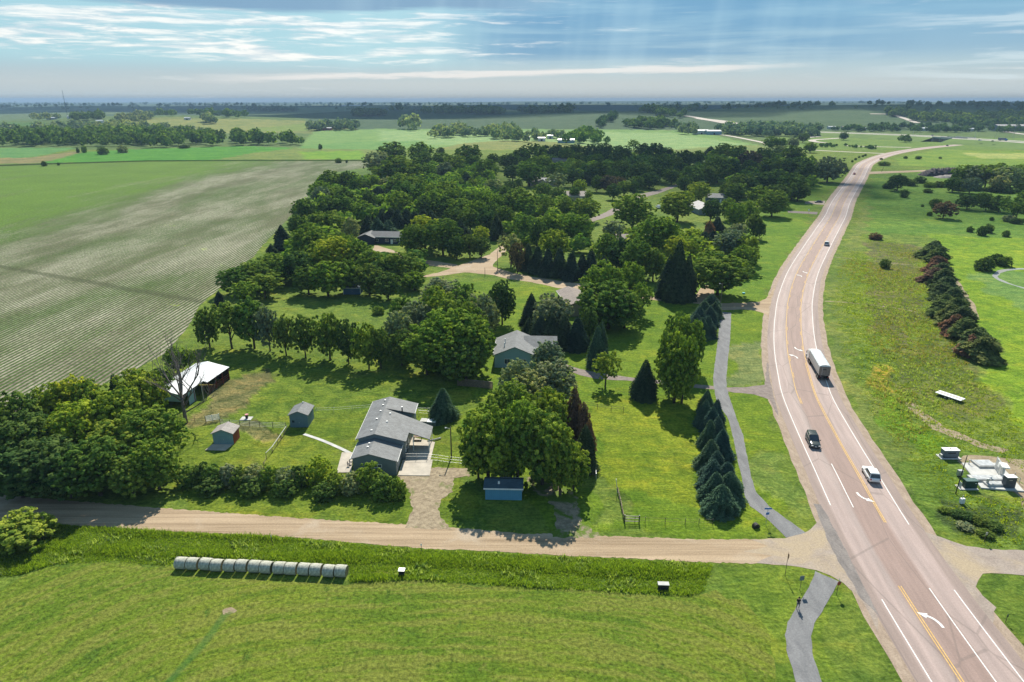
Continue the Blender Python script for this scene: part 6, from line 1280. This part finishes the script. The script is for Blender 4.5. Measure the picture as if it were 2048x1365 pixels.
leafless = sheet_mat('embankment_grass', (.075, .14, .022), (.11, .18, .03), .05, bump=.6)
interstate()
# skyline
def tower():
    p = at(136, 238, 0, True); t = empty('radio_mast', p, 0, 'thin tall lattice radio mast on the left skyline', 'radio mast'); h = 83 - p.z
    MB().tube([(0, 0, 0), (0, 0, h)], [.55, .4], 5).build('mast_shaft', M_slate, t)
    for a in range(3): MB().tube([(math.cos(a * 2.1) * 30, math.sin(a * 2.1) * 30, 0), (0, 0, h * .8)], .06, 4).build('guy_wire', M_slate, t)
    p = at(31, 208, 0, True); t = empty('water_tower', p, 0, 'small water tower on the far left skyline', 'water tower'); MB().tube([(0, 0, 0), (0, 0, 26)], [2.5, 2], 8).build('tower_stem', M_slate, t); MB().tube([(0, 0, 24), (0, 0, 28), (0, 0, 34), (0, 0, 38)], [3, 12, 12, 3], 12).build('tank', M_slate, t)
tower()
# ------------------------------------------------------------------ far woods, tall grass, weeds (uncountable)
def scatter_poly(poly, n, seed):
    g = np.random.default_rng(seed); P = np.array([tuple(p[:2]) for p in poly]); lo, hi = P.min(0), P.max(0); out = np.zeros((0, 2))
    while len(out) < n:
        q = g.uniform(lo, hi, (max(n * 3, 500), 2)); out = np.concatenate([out, q[inpoly(q[:, 0], q[:, 1], P)]])
    return out[:n]
def wood_unit(seed, n=150):
    g = np.random.default_rng(seed); d = g.normal(size=(n, 3)); d /= np.linalg.norm(d, axis=1)[:, None]; d[:, 2] = np.abs(d[:, 2]) * np.where(g.random(n) < .75, 1, -.5)
    r = 1 + .16 * np.sin(d[:, 0] * 5 + seed) + .14 * np.sin(d[:, 1] * 6 + d[:, 2] * 4 + seed)
    q = d * (r * (.85 + .2 * g.random(n)))[:, None]; nr = d + g.normal(size=q.shape) * .5; nr /= np.linalg.norm(nr, axis=1)[:, None]
    V, F = quads(q, nr, .17 * g.uniform(.7, 1.4, n), g, .8); V[:, 2] = .48 + .5 * V[:, 2]; return V, F, np.clip(.4 + .25 * g.normal(size=n), 0, 1)
WU = [wood_unit(i) for i in range(6)]
def woods(polypx, n, h, kind, label, seed, wratio=.95, name='distant_woods'):
    pts = scatter_poly([at(*p) for p in polypx], n, seed); g = np.random.default_rng(seed); VV, FF, TT = [], [], []; b = 0; zz = hz(pts[:, 0], pts[:, 1])
    for (x, y), z0 in zip(pts, zz):
        V, F, T = WU[g.integers(0, 6)]; hh = h * g.uniform(.6, 1.15); a = g.uniform(0, 6.28); c, s = math.cos(a), math.sin(a); hh = min(hh, 84 - z0); ww = hh * wratio * g.uniform(.42, .62)
        z0 = z0 * min(1, max(0, (math.hypot(x, y) - 1000) / 250))
        VV.append(np.stack([x + (V[:, 0] * c - V[:, 1] * s) * ww, y + (V[:, 0] * s + V[:, 1] * c) * ww, z0 + V[:, 2] * hh], 1)); FF.append(F + b); TT.append(np.clip(T + g.normal() * .12, 0, 1)); b += len(V)
    me = leaf_mesh(name, np.concatenate(VV), np.concatenate(FF), np.concatenate(TT)); me.materials.append(LM[kind]); o = link(bpy.data.objects.new(name, me)); tag(o, label, 'woods', kind='stuff')
WD = [([(-200, 262), (0, 262), (150, 256), (330, 262), (420, 272), (440, 279), (230, 271), (0, 276)], 150, 15, 's', 'upper rank of trees of the far left valley'),
      ([(1750, 226), (1900, 236), (2300, 242), (2300, 258), (2000, 256), (1880, 250), (1800, 240)], 350, 17, 'd', 'dark wooded slope below the right ridge'),
      ([(-350, 284), (0, 277), (110, 272), (230, 272), (300, 268), (370, 276), (440, 280), (600, 288), (604, 293), (480, 292), (340, 297), (200, 294), (0, 296), (-350, 298)], 360, 17, 'd', 'dense dark tree belt along the far left valley'),
      ([(-300, 262), (0, 262), (20, 270), (110, 272), (110, 278), (0, 280), (-300, 290)], 70, 14, 's', 'grey green trees left of the valley belt'),
      ([(160, 262), (240, 252), (288, 258), (290, 270), (200, 272)], 50, 16, 's', 'raised grove behind the valley tree belt'),
      ([(64, 236), (118, 234), (118, 242), (66, 243)], 26, 17, 's', 'far left farm grove'), ([(148, 238), (205, 235), (204, 243), (150, 244)], 26, 17, 'd', 'second far farm grove'),
      ([(224, 240), (305, 234), (312, 240), (270, 246), (226, 244)], 30, 16, 's', 'third far farm grove'), ([(300, 229), (350, 230), (350, 235), (300, 234)], 20, 16, 'd', 'small distant shelter belt'),
      ([(368, 234), (440, 231), (492, 234), (490, 238), (370, 238)], 45, 18, 'd', 'long distant shelter belt left of centre'), ([(408, 244), (432, 243), (434, 249), (410, 249)], 8, 20, 's', 'clump in the far pale pasture'),
      ([(497, 222), (595, 222), (597, 225), (497, 225)], 70, 22, 'd', 'straight distant shelter belt'), ([(704, 232), (770, 230), (772, 234), (706, 235)], 60, 20, 'd', 'dark rectangular wood left of centre'),
      ([(780, 220), (920, 220), (920, 223), (780, 223)], 50, 22, 'd', 'thin shelter belt beyond the dark wood'), ([(835, 226), (1008, 226), (1008, 230), (838, 229)], 90, 22, 'd', 'long dark shelter belt centre'),
      ([(1035, 224), (1140, 222), (1140, 228), (1036, 229)], 110, 22, 'd', 'dark block wood right of centre'), ([(618, 256), (712, 256), (712, 262), (620, 263)], 45, 17, 's', 'grove around the far farmstead'),
      ([(803, 258), (830, 258), (830, 263), (803, 263)], 5, 26, 's', 'two tall far trees in the dark pasture'), ([(862, 268), (925, 262), (932, 274), (864, 279)], 45, 16, 's', 'grove at the lane end left of centre'),
      ([(930, 270), (975, 268), (975, 275), (930, 275)], 12, 13, 's', 'open row right of the lane grove'), ([(974, 268), (1022, 258), (1040, 270), (1040, 284), (976, 286)], 45, 15, 's', 'pale grove beyond the plots'),
      ([(1050, 276), (1080, 272), (1125, 278), (1125, 285), (1050, 286)], 18, 13, 's', 'trees round the white farm houses'), ([(1130, 280), (1165, 268), (1190, 278), (1225, 288), (1130, 290)], 34, 15, 'm', 'rounded trees right of the white farm sheds'),
      ([(1236, 252), (1290, 244), (1340, 248), (1352, 256), (1300, 260)], 70, 15, 'd', 'dark scrub patch on the middle hill'), ([(1190, 252), (1225, 234), (1235, 238), (1205, 258)], 30, 14, 'd', 'dark line of trees beside the middle hill'),
      ([(1250, 228), (1300, 224), (1368, 234), (1360, 238), (1300, 230)], 40, 17, 'd', 'trees on the crest of the middle hill'), ([(1356, 262), (1390, 260), (1392, 271), (1358, 271)], 16, 16, 's', 'trees left of the long white barn'),
      ([(1430, 262), (1536, 258), (1640, 262), (1640, 274), (1540, 276), (1440, 272)], 150, 16, 's', 'wide grey green wood right of the long white barn'), ([(1280, 220), (1410, 218), (1412, 224), (1282, 224)], 60, 20, 'd', 'distant trees behind the middle hill'),
      ([(1440, 218), (1600, 212), (1700, 214), (1900, 210), (2250, 207), (2250, 250), (1930, 246), (1830, 236), (1760, 226), (1600, 222), (1440, 223)], 800, 15, 'd', 'huge dark wooded ridge on the right horizon'),
      ([(1900, 250), (2250, 246), (2250, 262), (1940, 260)], 120, 15, 'd', 'woods at the foot of the right ridge'), ([(1640, 262), (1760, 256), (1900, 258), (2150, 262), (2150, 268), (1800, 266), (1640, 264)], 130, 11, 'd', 'low trees round the highway village'),
      ([(1800, 283), (1830, 280), (1830, 287), (1800, 288)], 6, 9, 'd', 'young trees in the interchange'), ([(1640, 292), (1760, 296), (1756, 300), (1640, 297)], 40, 4, 'd', 'low scrub in the interchange'),
      ([(-600, 209), (2600, 208), (2600, 212), (-600, 213)], 900, 24, 'd', 'blue line of woods along the horizon'), ([(-600, 213), (1400, 213), (1400, 219), (-600, 221)], 260, 20, 'd', 'scattered shelter belts near the horizon')]
for k, (poly, n, h, kd, lb) in enumerate(WD): woods(poly, n, h, kd, lb, 200 + k)
UN = [([(575, 520), (600, 430), (640, 375), (740, 360), (900, 340), (990, 345), (985, 420), (900, 436), (720, 452), (690, 468), (580, 540)], 260, 8), ([(1000, 322), (1600, 315), (1640, 340), (1620, 378), (1500, 385), (1390, 352), (1290, 362), (1100, 350), (1000, 345)], 220, 8),
      ([(1000, 400), (1150, 410), (1165, 440), (1170, 500), (1150, 518), (1000, 492)], 80, 6), ([(1200, 480), (1330, 475), (1500, 490), (1480, 555), (1400, 560), (1340, 566), (1200, 540)], 80, 6), ([(560, 545), (840, 525), (850, 545), (800, 562), (740, 568), (640, 570), (600, 575)], 60, 5)]
for k, (poly, n, h) in enumerate(UN): woods(poly, n, h, 'm', 'shaded undergrowth between the trees of the housing plots', 500 + k, 1.2, 'undergrowth')
def tufts(name, poly, n, hfun, kinds, label, seed, blade=(.10, .22)):
    """blades of tall grass and weeds: bent quads in clumps"""
    g = np.random.default_rng(seed); p = scatter_poly(poly, n, seed); nb = 4
    hh = np.array(hfun(p[:, 0], p[:, 1], g)); keep = hh > .05; p = p[keep]; hh = hh[keep]; m_ = len(p)
    q = np.repeat(p, nb, 0) + g.normal(size=(m_ * nb, 2)) * .16; H_ = np.repeat(hh, nb) * g.uniform(.6, 1.2, m_ * nb); a = g.uniform(0, 6.28, m_ * nb); w_ = g.uniform(*blade, m_ * nb)
    lean = g.normal(size=(m_ * nb, 2)) * .35 * H_[:, None]; dx = np.stack([np.cos(a), np.sin(a)], 1) * w_[:, None]
    z0 = np.full(len(q), .0)
    V = np.stack([np.c_[q - dx, z0], np.c_[q + dx, z0], np.c_[q + lean + dx * .5, H_], np.c_[q + lean - dx * .5, H_]], 1).reshape(-1, 3)
    t = np.clip(np.repeat(.45 + .22 * g.normal(size=m_), nb) + .1 * g.normal(size=m_ * nb), 0, 1)
    me = leaf_mesh(name, V, np.arange(len(V)).reshape(-1, 4), t); me.materials.append(LM[kinds]); o = link(bpy.data.objects.new(name, me)); tag(o, label, 'tall grass', kind='stuff')
def nz(x, y, s, p=0): return .5 + .25 * (np.sin(x * s + 1.7 * np.sin(y * s * .7 + p) + p) + np.sin(y * s * 1.3 + 1.9 * np.sin(x * s * .8 + p * 2)))
ditch = A([(-400, 1015), (0, 1046), (200, 1057), (340, 1066), (545, 1075), (706, 1088), (838, 1100), (940, 1104), (1100, 1113), (1246, 1120), (1393, 1127), (1425, 1130), (1408, 1180), (1385, 1192), (1200, 1183), (1000, 1171), (830, 1160), (700, 1165),
           (700, 1140), (540, 1122), (350, 1112), (340, 1132), (230, 1124), (110, 1128), (40, 1150), (-400, 1200)])
yb = lambda x: 77.5 + .03 * x * 0
tufts('tall_grass', ditch, 42000, lambda x, y, g: np.clip(.26 + .22 * np.sin((y - 76.5 + .055 * x) * 1.25 + .6 * np.sin(x * .11)) + .25 * (nz(x, y, .4) - .5), .16, 1.1), 'g', 'rank green grass and weeds filling the ditch below the gravel road', 1, (.022, .055))
tufts('ditch_weeds', ditch, 3000, lambda x, y, g: np.where(nz(x, y, .55, 2) > .62, .5, 0), 'w', 'grey green broadleaf weeds standing in the ditch', 2, (.04, .11))
mead = A([(1668, 480), (1740, 440), (1850, 470), (1885, 600), (1940, 740), (2048, 850), (2250, 960), (2200, 1090), (2048, 1096), (1980, 1094), (1900, 1078), (1850, 1058), (1790, 960), (1730, 860), (1690, 780), (1668, 700), (1660, 640), (1666, 560)])
pad_ex = A([(1900, 905), (1990, 905), (2100, 985), (2100, 1000), (1960, 995), (1890, 945)])
def mh(amp, thr, ph, s):
    def f(x, y, g):
        h = amp * (.5 + nz(x, y, .9, 4)) * (nz(x, y, s, ph) > thr); h = np.where(inpoly(x, y, pad_ex), 0, h); return h * np.clip((320 - y) / 90 + .25 * np.sin(x * .2), 0, 1) * np.clip((x - np.interp(y, [c[1] for c in cx], [c[0] for c in cx]) - 9.5) / 8, 0, 1)
    return f
tufts('meadow_weeds', mead, 34000, mh(.20, -1, 1, .1), 'g', 'rough green weeds over the strip east of the highway', 3, (.03, .09))
tufts('meadow_weeds', mead, 9000, mh(.38, .56, 2.2, .085), 'w', 'grey green thistle patches in the east strip', 4, (.05, .13))
tufts('meadow_weeds', mead, 9000, mh(.34, .56, 5.1, .07), 'n', 'brown dry weed patches in the east strip', 5, (.04, .12))
# ------------------------------------------------------------------ clouds that shade the land, high above and ahead
def cloud(cx_, cy_, rx, ry, alt, label, seed, lumps=40, op=.15):
    """cloud whose shadow falls on the ground round (cx_, cy_)"""
    g = random.Random(seed); k = alt / math.tan(SUN_EL); ox, oy = math.sin(SUN_AZ) * k, math.cos(SUN_AZ) * k
    bm = bmesh.new()
    for i in range(lumps):
        a = i * 2.39996; q = math.sqrt((i + .5) / lumps); s = g.uniform(.20, .34) * (1.15 - .5 * q)
        m_ = Matrix.Translation((cx_ + ox + math.cos(a) * q * rx * .85, cy_ + oy + math.sin(a) * q * ry * .85, alt + g.uniform(0, .1) * min(rx, ry))) @ Matrix.Diagonal((rx * s, ry * s, min(rx, ry) * s * .55, 1))
        bmesh.ops.create_icosphere(bm, subdivisions=2, radius=1, matrix=m_)
    for v in bm.verts: v.co += Vector((g.uniform(-1, 1), g.uniform(-1, 1), g.uniform(-1, 1))) * min(rx, ry) * .02
    me = bpy.data.meshes.new('cloud'); bm.to_mesh(me); bm.free()
    for p in me.polygons: p.use_smooth = True
    me.materials.append(cloud_mat(op)); o = link(bpy.data.objects.new('cloud', me)); tag(o, label, 'cloud', kind='stuff')
def cloud_mat(op):
  M_cloud = bpy.data.materials.new('cloud_vapour'); M_cloud.use_nodes = True; N = NT(M_cloud.node_tree)
  d = N.n('ShaderNodeBsdfDiffuse'); d.inputs[0].default_value = (.85, .85, .86, 1); tr = N.n('ShaderNodeBsdfTransparent'); mx = N.n('ShaderNodeMixShader'); lw = N.n('ShaderNodeLayerWeight'); lw.inputs[0].default_value = .5
  tc = N.n('ShaderNodeTexCoord'); nn = N.noise(tc.outputs['Object'], .02, 4, .6)
  mxf = (N.m('ADD', N.m('MULTIPLY', N.m('SUBTRACT', 1.0, lw.outputs['Facing']), .9), N.m('MULTIPLY_ADD', nn, .5, -.2), clamp=True)); N.l(N.m('MULTIPLY', mxf, op), mx.inputs[0]); N.l(tr.outputs[0], mx.inputs[1]); N.l(d.outputs[0], mx.inputs[2])
  oo = N.n('ShaderNodeOutputMaterial'); N.l(mx.outputs[0], oo.inputs[0])
  return M_cloud
cloud(120, 640, 260, 210, 1300, 'broken cloud over the housing plots', 1); cloud(240, 430, 130, 90, 1300, 'cloud fragment over the north highway', 2, 24)
cloud(300, 2550, 1500, 800, 1500, 'long cloud bank beyond the plots', 3, 60, .5); cloud(1750, 2900, 1300, 1450, 1500, 'cloud over the wooded ridge', 4, 50, .75)
cloud(-300, 4600, 5200, 1300, 1750, 'wide cloud sheet toward the horizon', 5, 90, .6)
# ------------------------------------------------------------------ haze
def haze():
    mb = MB(); mb.box(-16000, 16000, -3000, 21500, -20, 0); top = 88
    mb = MB(); mb.box(-16000, 16000, -3000, 21500, -30, top); m = bpy.data.materials.new('haze_air'); m.use_nodes = True; N = NT(m.node_tree)
    v = N.n('ShaderNodeVolumePrincipled'); v.inputs['Color'].default_value = (.43, .64, .90, 1); v.inputs['Density'].default_value = HAZE; v.inputs['Anisotropy'].default_value = .0
    o = N.n('ShaderNodeOutputMaterial'); N.l(v.outputs[0], o.inputs['Volume'])
    ob = mb.build('haze', m); tag(ob, kind='stuff')
HAZE = 0.00009
haze()
